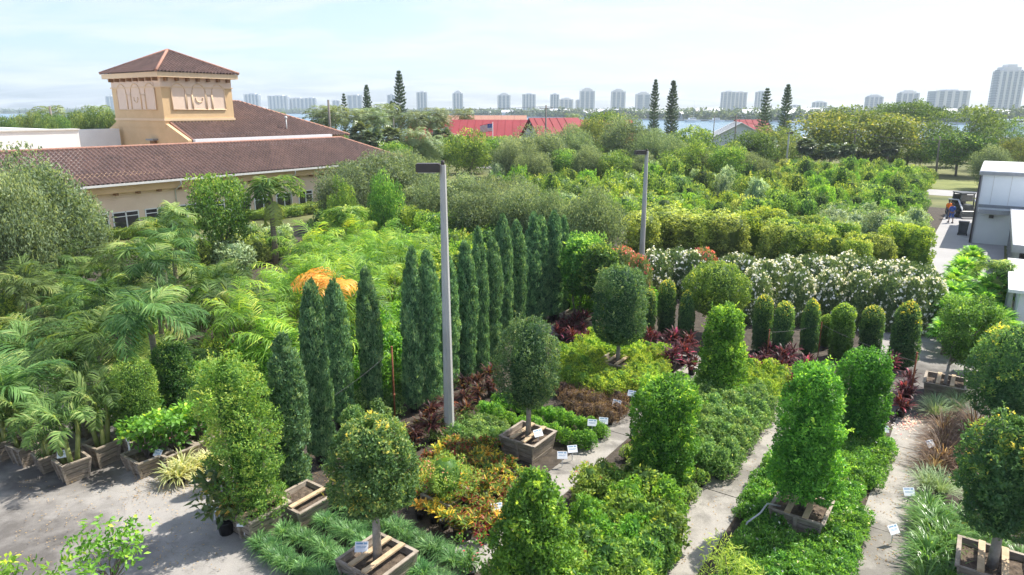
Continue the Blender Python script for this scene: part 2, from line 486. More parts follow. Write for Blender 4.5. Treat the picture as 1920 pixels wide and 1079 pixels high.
# front wing walls
m = MB(); bbox(m, -34, 34.4, 1.1, 12, 0, 3.55); bpart('wall', m, M['stucco_pink'])
m = MB(); bbox(m, -34.4, 34.9, .45, 12, 3.55, 4.2); bpart('fascia_beam', m, M['stucco_ochre'])
m = MB(); bbox(m, -34, 34.5, 1.03, 1.1, .0, .28); bpart('base_band', m, M['white_paint'])
# roof of the front wing, hipped at the far end
apx = BP(30.8, WR, RG)
tile_roof('roof', [(BP(-36, 0, EV), BP(35.4, 0, EV), BP(-36, WR, RG), apx),
                   (BP(35.4, 0, EV), BP(35.4, 12, EV), apx, apx)], bld)
m = MB(); m.tube([BP(-36, WR, RG + .05), BP(30.8, WR, RG + .05), BP(35.4, 0, EV + .08)], .16, 8)
bpart('ridge_cap', m, M['ridge_tiles'])
m = MB(); bbox(m, -36, 35.5, -.14, .02, EV - .14, EV + .02); bpart('gutter', m, M['gutter'])
for q in (-9.5, -1.7, 7.8, 19.5, 30):
    m = MB(); m.tube([BP(q, -.06, EV - .1), BP(q, -.06, EV - .45), BP(q, .98, EV - 1.0), BP(q, .98, .1)], .055, 6); bpart('downpipe', m, M['gutter'])
for k in range(31):
    q = -20 + k * 1.75
    m = MB(); bbox(m, q, q + .22, .62, 1.1, 3.33, 3.548); bpart('bracket', m, M['bracket'])
# parapet gutter strip between the roofs
m = MB(); bbox(m, 13.4, 30, 6.45, 6.85, 6.3, 7.2); bpart('gutter_strip', m, M['white_paint'])
# windows
def facade_q(px):                               # station of a column along the front wall
    best = min((abs(960 + FP * BP(q / 10, 1.1, 1.2)[0] / dep(BP(q / 10, 1.1, 1.2)[1], 1.2) - px), q / 10) for q in range(-200, 400))
    return best[1]
for px, wpx in ((150, 32), (184, 24), (238, 30), (297, 30), (352, 28), (403, 26), (450, 26), (494, 24), (533.5, 22), (573, 20), (608, 18)):
    q = facade_q(px); ww = wpx / FP * dep(BP(q, 1.1, 1.2)[1], 1.2) / .62
    ww = min(max(ww, 1.7), 2.1)
    h0, h1 = .42, 1.98
    f = MB()
    for a, b, c, d in ((q - ww / 2, q - ww / 2 + .09, h0, h1), (q + ww / 2 - .09, q + ww / 2, h0, h1), (q - .05, q + .05, h0 + .08, h1 - .08)):
        bbox(f, a, b, 1.03, 1.098, c, d)
    for c, d in ((h0, h0 + .08), (h1 - .08, h1), (h1 - .42, h1 - .36)):
        bbox(f, q - ww / 2 + .09, q - .05, 1.032, 1.098, c, d); bbox(f, q + .05, q + ww / 2 - .09, 1.032, 1.098, c, d)
    fr = f.build('window', M['white_paint'], bld)
    g = MB(); bbox(g, q - ww / 2 + .05, q + ww / 2 - .05, 1.06, 1.096, h0 + .04, h1 - .04); g.build('pane', M['glass'], fr)
# upper hall: gable wall on the left, hipped roof to the right
Q0, W0, W1, HE, HR = 13.0, 7.0, 24.0, 7.0, 10.8
WM = (W0 + W1) / 2
m = MB(); bbox(m, Q0 + .4, 32.6, W0 + .4, W1 - .4, 0, HE); bpart('upper_wall', m, M['stucco_ochre'])
m = MB()
def gq(q): return [BP(q, W0, 5.5), BP(q, W1, 5.5), BP(q, W1, HE + .1), BP(q, WM + 3.9, 9.0), BP(q, WM - 3.9, 9.0), BP(q, W0, HE + .1)]
a_, b_ = gq(Q0), gq(Q0 + .4)
m.add(a_ + b_, [(0, 1, 2, 3, 4, 5)[::-1], (6, 7, 8, 9, 10, 11)] + [(i, (i + 1) % 6, 6 + (i + 1) % 6, 6 + i) for i in range(6)])
bpart('gable_wall', m, M['stucco_ochre'])
hp = BP(24.5, WM, HR)
tile_roof('roof', [(BP(Q0 + .4, W0 - .1, HE), BP(33, W0 - .1, HE), BP(Q0 + .4, WM, HR), hp),
                   (BP(33, W0 - .1, HE), BP(33, W1, HE), hp, hp),
                   (BP(33, W1, HE), BP(Q0 + .4, W1, HE), hp, BP(Q0 + .4, WM, HR))], bld)
m = MB(); m.tube([BP(21, WM, HR + .04), hp, BP(33, W0 - .1, HE + .06)], .15, 8); bpart('ridge_cap', m, M['ridge_tiles'])
m = MB(); m.tube([BP(Q0 + .5, W0, HE + .08), BP(Q0 + .5, WM - 3.9, 9.1)], .12, 8)
bpart('ridge_cap', m, M['ridge_tiles'])
m = MB(); m.tube([BP(25.5, 8.6, 7.4), BP(25.5, 8.6, 9.0)], .07, 8); m.lathe([(.16, 0), (.16, .18), (0, .26)], BP(25.5, 8.6, 9.0), 8); bpart('vent_pipe', m, M['gutter'])
m = MB(); bbox(m, Q0 - .35, Q0, 12.6, 13.3, 6.55, 6.95); bpart('wall_lamp_box', m, M['bracket'])
m = MB(); bbox(m, Q0 - .6, Q0, 12.3, 13.6, 6.96, 7.12); bpart('lamp_hood', m, M['grey_metal'])
# tower
TQ0, TQ1, TW0, TW1 = Q0, Q0 + 7.5, W0 + 3.6, W0 + 13.1
m = MB(); bbox(m, TQ0 - .05, TQ1, TW0, TW1, 8.2, 12.0); bbox(m, TQ0 - .05, TQ1, TW0, TW1, 12.0, 12.95, 1); bpart('tower_wall', m, [M['stucco_ochre'], M['stucco_pink']])
m = MB(); bbox(m, TQ0 - .13, TQ1 + .08, TW0 - .08, TW1 + .08, 8.86, 9.08); bpart('string_course', m, M['stucco_trim'])
m = MB(); bbox(m, TQ0 - .15, TQ1 + .1, TW0 - .1, TW1 + .1, 12.0, 12.12); bpart('frieze_moulding', m, M['stucco_trim'])
m = MB(); bbox(m, TQ0 - .6, TQ1 + .5, TW0 - .6, TW1 + .6, 12.95, 13.42); bpart('cornice', m, M['stucco_trim'])
ap = BP((TQ0 + TQ1) / 2, (TW0 + TW1) / 2, 15.75)
c = [BP(TQ0 - .7, TW0 - .7, 13.4), BP(TQ1 + .6, TW0 - .7, 13.4), BP(TQ1 + .6, TW1 + .7, 13.4), BP(TQ0 - .7, TW1 + .7, 13.4)]
tile_roof('tower_roof', [(c[i], c[(i + 1) % 4], ap, ap) for i in range(4)], bld)
m = MB()
for k in range(4): m.tube([Vector(c[k]) + Vector((0, 0, .12)), Vector(ap) + Vector((0, 0, .1))], .14, 8)
bpart('tower_ridge', m, M['ridge_tiles'])
for k in range(7):
    q = TQ0 + .3 + k * 1.1
    m = MB(); bbox(m, q, q + .22, TW0 - .45, TW0, 12.62, 12.948); bpart('bracket', m, M['bracket'])
for k in range(8):
    w = TW0 + .4 + k * 1.21
    m = MB(); bbox(m, TQ0 - .5, TQ0 - .05, w, w + .22, 12.62, 12.948); bpart('bracket', m, M['bracket'])
# blind arcades: raised pale panel with three arches and round medallion
def arcade(P, wid):
    pn = MB()
    def slab(u0, u1, z0, z1, d0, d1, mi=0):
        pts = [P(u0, d0), P(u1, d0), P(u1, d1), P(u0, d1)]
        pn.prism(pts, z0, z1, mi)
    slab(0, wid, 9.95, 11.999, 0, .05); slab(.15, wid - .15, 12.121, 12.5, 0, .05)
    o = bpart('arcade_panel', pn, M['stucco_pink'])
    mo = MB()
    def tube2(pts): mo.tube([tuple(P(u, .07)) + (z,) for u, z in pts], .05, 6)
    k = wid / 6.0
    tube2([(-.05, 9.92), (wid + .05, 9.92)]); tube2([(0, 9.95), (0, 12.0)]); tube2([(wid, 9.95), (wid, 12.0)])
    for cx in (.75, 3.0, 5.25):
        r = .75 * k
        tube2([((cx + .75) * k, 9.95), ((cx + .75) * k, 11.6)] if cx < 5 else [((cx - .75) * k, 9.95), ((cx - .75) * k, 11.6)])
        if cx == 3.0: tube2([((cx - .75) * k, 9.95), ((cx - .75) * k, 11.6)])
        tube2([(cx * k + r * math.cos(a), 11.6 + .8 * math.sin(a)) for a in np.linspace(0, math.pi, 13)])
    for cx in (1.875, 4.125):
        tube2([((cx - .3) * k, 9.95), ((cx - .3) * k, 11.35), ((cx + .3) * k, 11.35), ((cx + .3) * k, 9.95)])
    tube2([(3 * k + .38 * math.cos(a), 11.0 + .38 * math.sin(a)) for a in np.linspace(math.pi * .9, 2.1 * math.pi, 13)])
    mo.build('arch_moulding', M['stucco_trim'], o)
arcade(lambda u, d: BP(TQ0 + .9 + u, TW0 - d, 0)[:2], 5.7)
arcade(lambda u, d: BP(TQ0 - .05 - d, TW1 - 1.1 - u, 0)[:2], 7.3)

# white flat roofed wing behind
wl = thing('flat_roofed_wing', 'low white parapet building behind the tiled roof at far left', 'building')
m = MB(); bbox(m, -34, 6.5, 14, 15, 0, 8.1); bbox(m, 5.5, 6.5, 15, 40, 0, 8.1); bbox(m, 6.5, 12.6, 19, 20, 0, 8.0); m.build('parapet_wall', M['white_paint'], wl)
m = MB(); bbox(m, -34, 6.6, 13.9, 15.1, 8.101, 8.22); m.build('coping', M['gutter'], wl)
m = MB(); bbox(m, -34, 5.4, 15.2, 40, 0, 6.8); m.build('flat_roof', M['membrane'], wl)
m = MB(); bbox(m, 4, 5.2, 17, 18.6, 6.81, 7.5); m.build('roof_unit', M['grey_metal'], wl)

# ------------------------------------------------------------------ warehouse at right
# corner of the front wall; the wall runs along -N, the depth along D
wh = thing('warehouse', 'pale grey metal warehouse with white roof beside the service road', 'warehouse')
WC = (35.5, 51.9)
def WP(s, t, h=0): return (WC[0] - NX * s + DX * t, WC[1] - NY * s + DY * t, h)
def wbox(mb, s0, s1, t0, t1, h0, h1, mi=0):
    mb.prism([WP(s0, t0)[:2], WP(s1, t0)[:2], WP(s1, t1)[:2], WP(s0, t1)[:2]], h0, h1, mi)
m = MB(); wbox(m, 0, 14, 0, 12, 0, 2.9, 1); wbox(m, 0, 14, 0, 12, 2.9, 5.2, 0); m.build('wall', [M['warehouse_wall'], M['warehouse_low']], wh)
m = MB(); wbox(m, -.25, 14.2, -.25, 12.2, 5.2, 5.42); m.build('fascia', M['grey_metal'], wh)
m = MB(); wbox(m, -.2, 14.1, -.2, 12.1, 5.42, 5.5); m.build('roof', M['membrane'], wh)
m = MB(); wbox(m, 0.02, 14, -.05, 0, 2.88, 2.99); wbox(m, .02, 14, -.03, 0, 2.76, 2.879, 0); m.build('wall_band', M['grey_metal'], wh)
for k in range(9):                             # panel seams
    m = MB(); wbox(m, .7 + k * 1.1, .735 + k * 1.1, -.022, -.001, 3.0, 5.18); m.build('panel_seam', M['gutter'], wh)
m = MB(); wbox(m, -.12, 0, -.12, .15, 0, 5.2); m.build('corner_trim', M['grey_metal'], wh)
m = MB(); m.tube([WP(-.14, -.2, 5.1), WP(-.14, -.2, 0.05)], .06, 8); m.build('downpipe', M['dark_metal'], wh)
m = MB(); wbox(m, .1, 2.0, -1.1, -.05, 2.5, 2.62); wbox(m, .1, 2.0, -1.16, -1.1, 2.42, 2.74); m.build('awning', M['grey_metal'], wh)
m = MB(); wbox(m, .8, 1.1, -.2, 0, 2.0, 2.22); m.build('wall_lamp', M['dark_metal'], wh)
an = thing('flat_roofed_annex', 'low annex with white membrane roof in front of the warehouse', 'building')
m = MB(); wbox(m, 2.1, 16, -18, -1.2, 2.75, 2.95); m.build('roof', M['membrane'], an)
m = MB(); wbox(m, 2.0, 2.1, -18.1, -1.15, 2.55, 2.97); wbox(m, 2.1, 16, -18.1, -18, 2.55, 2.97); m.build('fascia', M['grey_metal'], an)
m = MB(); wbox(m, 4.2, 15.8, -17.6, -1.3, 0, 2.74); m.build('wall', M['white_paint'], an)
for k in range(9):
    m = MB(); wbox(m, 2.2, 2.38, -17.7 + k * 2.0, -17.52 + k * 2.0, 0, 2.74); m.build('post', M['grey_metal'], an)
for k, (t, h) in enumerate(((-4, 1.2), (-6.2, 1.7), (-8.5, 1.1))):
    m = MB(); wbox(m, 2.7, 3.7, t, t + 1.2, 0, .75); wbox(m, 2.8, 3.6, t + .1, t + 1.0, .75, h); wbox(m, 2.72, 3.68, t + .3, t + .45, .751, h * .8)
    tag(m.build('stored_equipment', M['grey_metal' if k % 2 else 'dark_metal']), ['dark stored equipment nearest the warehouse wall under the annex eave', 'tall grey stored equipment in the middle under the annex eave', 'dark stored equipment farthest from the warehouse under the annex eave'][k], 'equipment')
sh2 = thing('garden_shed', 'white walled shed with grey posts at the right edge of photo', 'shed')
m = MB(); wbox(m, 2.3, 9, -27, -20, 0, 2.35); m.build('wall', M['white_paint'], sh2)
m = MB(); wbox(m, 1.85, 9.2, -27.4, -19.6, 2.36, 2.5); m.build('roof', M['membrane'], sh2)
for k in range(4):
    m = MB(); wbox(m, 1.9, 2.06, -27.2 + k * 2.3, -27.04 + k * 2.3, 0, 2.358); m.build('post', M['grey_metal'], sh2)
bx_, by_ = G(1804, 441)
wb = thing('waste_bin', 'dark grey wheeled bin beside the warehouse corner', 'bin', (bx_, by_, 0), ROWANG)
m = MB(); m.box((0, 0, .55), (.6, .7, .95), 0, 0, .85); m.build('bin_body', M['machine'], wb)
m = MB(); m.box((0, 0, 1.07), (.64, .76, .07)); m.build('lid', M['dark_metal'], wb)
for s in (-1, 1):
    m = MB(); m.tube([(-.28, s * .26, .1), (-.28, s * .34, .1)], .1, 10); m.build('wheel', M['rubber'], wb)

# ------------------------------------------------------------------ red roofed store and other far buildings
def gable(root, c, ang, L, Wd, h0, h1, wallm, roofm, over=.6, gbl=True):
    ca, sa = math.cos(ang), math.sin(ang)
    def P(u, v, z): return (c[0] + u * ca - v * sa, c[1] + u * sa + v * ca, z)
    m = MB()
    vs = [P(-L/2, -Wd/2, 0), P(L/2, -Wd/2, 0), P(L/2, Wd/2, 0), P(-L/2, Wd/2, 0), P(-L/2, -Wd/2, h0), P(L/2, -Wd/2, h0), P(L/2, Wd/2, h0), P(-L/2, Wd/2, h0), P(-L/2, 0, h1 - .08), P(L/2, 0, h1 - .08)]
    m.add(vs, [(0, 1, 5, 4), (2, 3, 7, 6), (1, 2, 6, 9, 5), (3, 0, 4, 8, 7)]); m.build('wall', wallm, root)
    m = MB(); k = (h1 - h0) / (Wd / 2); zo = h0 - over * k
    for s in (-1, 1):
        a = [P(-L/2 - over, s * (Wd/2 + over), zo), P(L/2 + over, s * (Wd/2 + over), zo), P(L/2 + over, 0, h1), P(-L/2 - over, 0, h1)]
        b = [(x, y, z + .15) for x, y, z in a]
        m.add(a + b, [(0, 1, 2, 3), (7, 6, 5, 4), (0, 4, 5, 1), (1, 5, 6, 2), (3, 2, 6, 7), (0, 3, 7, 4)])
    for i in range(int(L / 1.6)):
        u = -L/2 + .5 + i * 1.6
        for s in (-1, 1): m.beam(P(u, s * (Wd/2 + over - .02), zo + .18), P(u, s * .05, h1 + .17), .08, .08)
    return m.build('roof', roofm, root)
st = thing('red_roofed_store', 'long white store with bright red metal roof beyond the trees', 'store')
gable(st, (2, 150), R(-2), 46, 18, 3.5, 7.6, M['white_siding'], M['red_roof'])
for i in range(9):
    m = MB(); m.box((-16 + i * 4.2, 140.9 - (-16 + i * 4.2) * .035 + .05, 1.6), (2.0, .12, 1.7)); m.build('window', M['glass'], st)
cr = thing('cross_gable', 'white gabled front wing with red roof and dark diamond vent', 'building')
gable(cr, (8.0, 134), R(25), 9.5, 9, 4.4, 8.2, M['white_siding'], M['red_roof'])
m = MB()
vx, vy = 8.0 - 4.8 * math.cos(R(25)), 134 - 4.8 * math.sin(R(25))
m.add([(vx + u, vy + d, 6.6 + v) for d in (-.12, .05) for u, v in ((0, .8), (.8, 0), (0, -.8), (-.8, 0))], [(0, 3, 2, 1), (0, 1, 5, 4), (1, 2, 6, 5), (2, 3, 7, 6), (3, 0, 4, 7)])
m.build('gable_vent', M['dark_metal'], cr)
hs_ = thing('hip_roofed_house', 'house with sloping orange tile hip roof behind red store', 'house')
gable(hs_, (-8, 172), R(0), 22, 12, 6.0, 8.3, M['white_siding'], M['ridge_tiles'])
gh = thing('white_gable_house', 'white gabled building end with plain wall near the lagoon', 'house')
x_ = at_dist(1378, 150, 5)
gable(gh, (x_ + 3, 158), R(78), 15, 12.6, 3.6, 7.0, M['white_siding'], M['gutter'])
rb = thing('red_roofed_annex', 'small building with vivid red roof behind the white gable', 'house')
gable(rb, (x_ + 11, 173), R(4), 7, 8, 4.6, 7.3, M['white_siding'], M['red_roof'])
dk = thing('dark_low_building', 'low dark flat roofed building among trees by the marina', 'building')
m = MB(); m.box((118, 152, 1.7), (44, 14, 3.4)); m.build('wall', M['dark_metal'], dk)
m = MB(); m.box((118, 152, 3.6), (46, 16, .38)); m.build('roof', M['grey_metal'], dk)

# ------------------------------------------------------------------ foliage materials
F = {}
F['olive'] = foliage('olive_topiary_leaf', [(0, (.022, .05, .018)), (.35, (.045, .095, .03)), (.7, (.10, .16, .045)), (.86, (.22, .24, .06)), (1, (.42, .34, .06))])
F['blue'] = foliage('bluegreen_leaf', [(0, (.018, .05, .024)), (.4, (.04, .095, .04)), (.8, (.10, .17, .065)), (1, (.20, .24, .08))], hue=.01)
F['orange'] = foliage('orange_tipped_leaf', [(0, (.02, .055, .024)), (.45, (.042, .105, .036)), (.72, (.10, .19, .045)), (.84, (.32, .32, .04)), (1, (.62, .36, .03))], hue=.01)
F['bright'] = foliage('bright_topiary_leaf', [(0, (.022, .075, .010)), (.4, (.05, .15, .014)), (.75, (.12, .27, .02)), (1, (.33, .44, .03))])
F['lime'] = foliage('lime_leaf', [(0, (.055, .12, .012)), (.5, (.135, .225, .018)), (1, (.30, .35, .03))], trans=.45)
F['light'] = foliage('light_hedge_leaf', [(0, (.035, .08, .012)), (.5, (.095, .175, .025)), (.85, (.20, .28, .04)), (1, (.31, .33, .06))])
F['mid'] = foliage('mid_shrub_leaf', [(0, (.025, .065, .014)), (.45, (.06, .135, .022)), (.8, (.13, .22, .035)), (1, (.26, .33, .05))], hue=.05, val=.5)
F['dark'] = foliage('dark_shrub_leaf', [(0, (.016, .04, .012)), (.5, (.035, .085, .02)), (.85, (.08, .15, .03)), (1, (.18, .24, .04))], hue=.04)
F['silver'] = foliage('silver_leaf', [(0, (.07, .12, .05)), (.5, (.16, .23, .11)), (1, (.33, .40, .25))], trans=.25, hue=.02)
F['oak'] = foliage('oak_leaf', [(0, (.03, .05, .026)), (.5, (.08, .122, .062)), (.85, (.135, .182, .10)), (1, (.20, .245, .14))], hue=.03, val=.3)
F['yellow'] = foliage('yellow_hedge_leaf', [(0, (.05, .10, .012)), (.5, (.115, .19, .018)), (1, (.27, .33, .03))], hue=.02)
F['brownish'] = foliage('bronze_shrub_leaf', [(0, (.06, .095, .022)), (.5, (.14, .19, .042)), (1, (.31, .36, .085))], hue=.015, val=.3)
F['cypress'] = foliage('cypress_spray', [(0, (.026, .068, .032)), (.4, (.068, .15, .066)), (.8, (.14, .25, .115)), (1, (.22, .30, .12))], trans=.28, hue=.02, val=.3, spec=.2)
F['araucaria'] = foliage('araucaria_needle', [(0, (.03, .06, .03)), (1, (.075, .12, .06))], trans=.15, hue=.02)
F['palm'] = foliage('palm_leaflet', [(0, (.02, .05, .012)), (.4, (.055, .11, .024)), (.75, (.11, .18, .045)), (1, (.22, .26, .085))], trans=.42, rough=.5, spec=.15, hue=.05)
F['fan'] = foliage('fan_palm_leaf', [(0, (.018, .032, .014)), (.45, (.05, .08, .032)), (1, (.16, .20, .09))], trans=.25, rough=.35, spec=.5, hue=.04)
F['areca'] = foliage('areca_leaflet', [(0, (.028, .08, .010)), (.4, (.07, .155, .014)), (.8, (.15, .26, .02)), (1, (.30, .34, .03))], trans=.5, hue=.03)
F['golden'] = foliage('golden_frond', [(0, (.42, .17, .010)), (1, (.55, .29, .015))], trans=.4, hue=.01)
F['farpalm'] = foliage('coconut_frond', [(0, (.05, .08, .03)), (1, (.14, .18, .07))], trans=.25, hue=.04)
F['oleander_w'] = foliage('white_oleander', [(0, (.04, .075, .028)), (.5, (.085, .14, .05)), (.80, (.15, .20, .08)), (.81, (.55, .57, .56)), (1, (.60, .61, .60))], hue=.01, val=.1, trans=.3)
F['oleander_r'] = foliage('red_oleander', [(0, (.05, .08, .03)), (.5, (.10, .15, .05)), (.80, (.17, .20, .08)), (.81, (.36, .03, .03)), (1, (.46, .11, .085))], hue=.01, val=.1, trans=.3)
F['croton'] = foliage('croton_leaf', [(0, (.10, .016, .01)), (.16, (.24, .04, .01)), (.26, (.04, .07, .01)), (.5, (.08, .13, .012)), (.62, (.20, .19, .012)), (.78, (.42, .27, .012)), (1, (.50, .34, .015))], hue=.05, val=.3)
F['darkcroton'] = foliage('dark_croton_leaf', [(0, (.022, .010, .011)), (.5, (.055, .017, .016)), (.7, (.04, .055, .015)), (.9, (.15, .04, .014)), (1, (.30, .11, .02))], hue=.03)
F['ti'] = foliage('ti_plant_leaf', [(0, (.022, .008, .010)), (.5, (.055, .014, .018)), (.88, (.11, .02, .03)), (1, (.34, .03, .085))], hue=.03, trans=.4)
F['liriope'] = foliage('liriope_blade', [(0, (.025, .08, .022)), (.5, (.055, .14, .04)), (1, (.17, .29, .10))], rough=.4, spec=.35, hue=.02)
F['grassy'] = foliage('bright_blade', [(0, (.025, .075, .012)), (.5, (.055, .13, .02)), (1, (.14, .24, .05))], rough=.3, spec=.5, hue=.02)
F['lowgreen'] = foliage('ground_cover_leaf', [(0, (.028, .085, .012)), (.5, (.065, .175, .02)), (.93, (.15, .30, .035)), (.965, (.20, .32, .05)), (.97, (.75, .72, .55)), (1, (.8, .75, .6))], hue=.02)
F['vivid'] = foliage('vivid_green_leaf', [(0, (.035, .105, .010)), (.5, (.075, .19, .014)), (1, (.18, .32, .025))], hue=.02)
F['gardenia'] = foliage('grey_green_leaf', [(0, (.04, .09, .024)), (.5, (.09, .175, .045)), (.9, (.18, .28, .085)), (1, (.32, .38, .16))], hue=.03)
F['reddish'] = foliage('reddish_brown_leaf', [(0, (.05, .034, .026)), (.6, (.115, .078, .055)), (1, (.20, .14, .09))], hue=.02)
F['fountain'] = foliage('brown_grass_blade', [(0, (.06, .038, .028)), (.6, (.12, .078, .055)), (1, (.26, .20, .14))], hue=.02)
F['spider'] = foliage('variegated_blade', [(0, (.12, .17, .05)), (.5, (.28, .30, .14)), (1, (.42, .41, .27))], hue=.01)
F['fig'] = foliage('fig_leaf', [(0, (.03, .065, .022)), (.6, (.07, .11, .04)), (.85, (.16, .17, .06)), (1, (.40, .26, .06))], rough=.3, spec=.5, hue=.01)
F['mixred'] = foliage('pink_flowering_leaf', [(0, (.05, .11, .02)), (.6, (.16, .24, .04)), (.88, (.26, .32, .06)), (.9, (.55, .12, .08)), (1, (.65, .25, .15))], hue=.02)
F['hibiscus'] = foliage('hibiscus', [(0, (.03, .08, .015)), (.8, (.10, .2, .03)), (.82, (.75, .015, .06)), (1, (.85, .06, .14))], hue=.01)
F['bamboo'] = foliage('bamboo_leaf', [(0, (.09, .16, .025)), (.6, (.19, .28, .05)), (1, (.36, .40, .09))], trans=.5, hue=.01)
F['mangrove'] = foliage('shore_tree_leaf', [(0, (.028, .055, .018)), (.6, (.065, .11, .03)), (1, (.15, .19, .045))], hue=.06, val=.5)
F['farisland'] = foliage('island_tree_leaf', [(0, (.03, .05, .03)), (1, (.08, .11, .05))], hue=.0, val=0)
F['ybig'] = foliage('olive_yellow_leaf', [(0, (.03, .06, .014)), (.5, (.07, .11, .02)), (1, (.19, .20, .035))], hue=.02)

def rdir(n): return nrm(rs.normal(size=(n, 3)))

def lump_fn(k=9, amp=.1):
    d = rdir(k); f = rs.uniform(2, 6, k); p = rs.uniform(0, 6.28, k)
    return lambda D: amp * np.mean(np.sin(D @ d.T * f + p), 1) * 2.2

PROF = {
 'round': lambda u: np.sqrt(np.clip(1 - (2 * u - 1) ** 2, 0, 1)),
 'egg': lambda u: np.sqrt(np.clip(1 - (2 * u - 1) ** 2, 0, 1)) ** .62 * (1.06 - .25 * u),
 'barrel': lambda u: np.clip(1 - np.abs(2 * u - 1) ** 5, 0, 1) ** .5 * (1.0 - .10 * u),
 'column': lambda u: np.clip(1 - np.clip((u - .80) / .20, 0, 1) ** 2, 0, 1) ** .5 * (.88 + .12 * np.sin(u * 3.14)),
 'cone': lambda u: np.clip(1 - u ** 1.7, 0, 1) ** .6 * (1 - .12 * u),
 'conecol': lambda u: (1.02 - .50 * u) * np.clip(1 - np.clip((u - .86) / .14, 0, 1) ** 2, 0, 1) ** .5 * np.clip(u / .05 + .6, 0, 1),
 'cyp': lambda u: np.clip(u / .10 + .45, 0, 1) * np.clip(1 - np.clip((u - .45) / .55, 0, 1) ** 2.6, 0, 1) ** .62,
 'block': lambda u: np.clip(1 - np.abs(2 * u - 1) ** 12, 0, 1) ** .5,
 'dome': lambda u: np.sqrt(np.clip(1 - u ** 2, 0, 1)) * (1 + .0 * u),
}

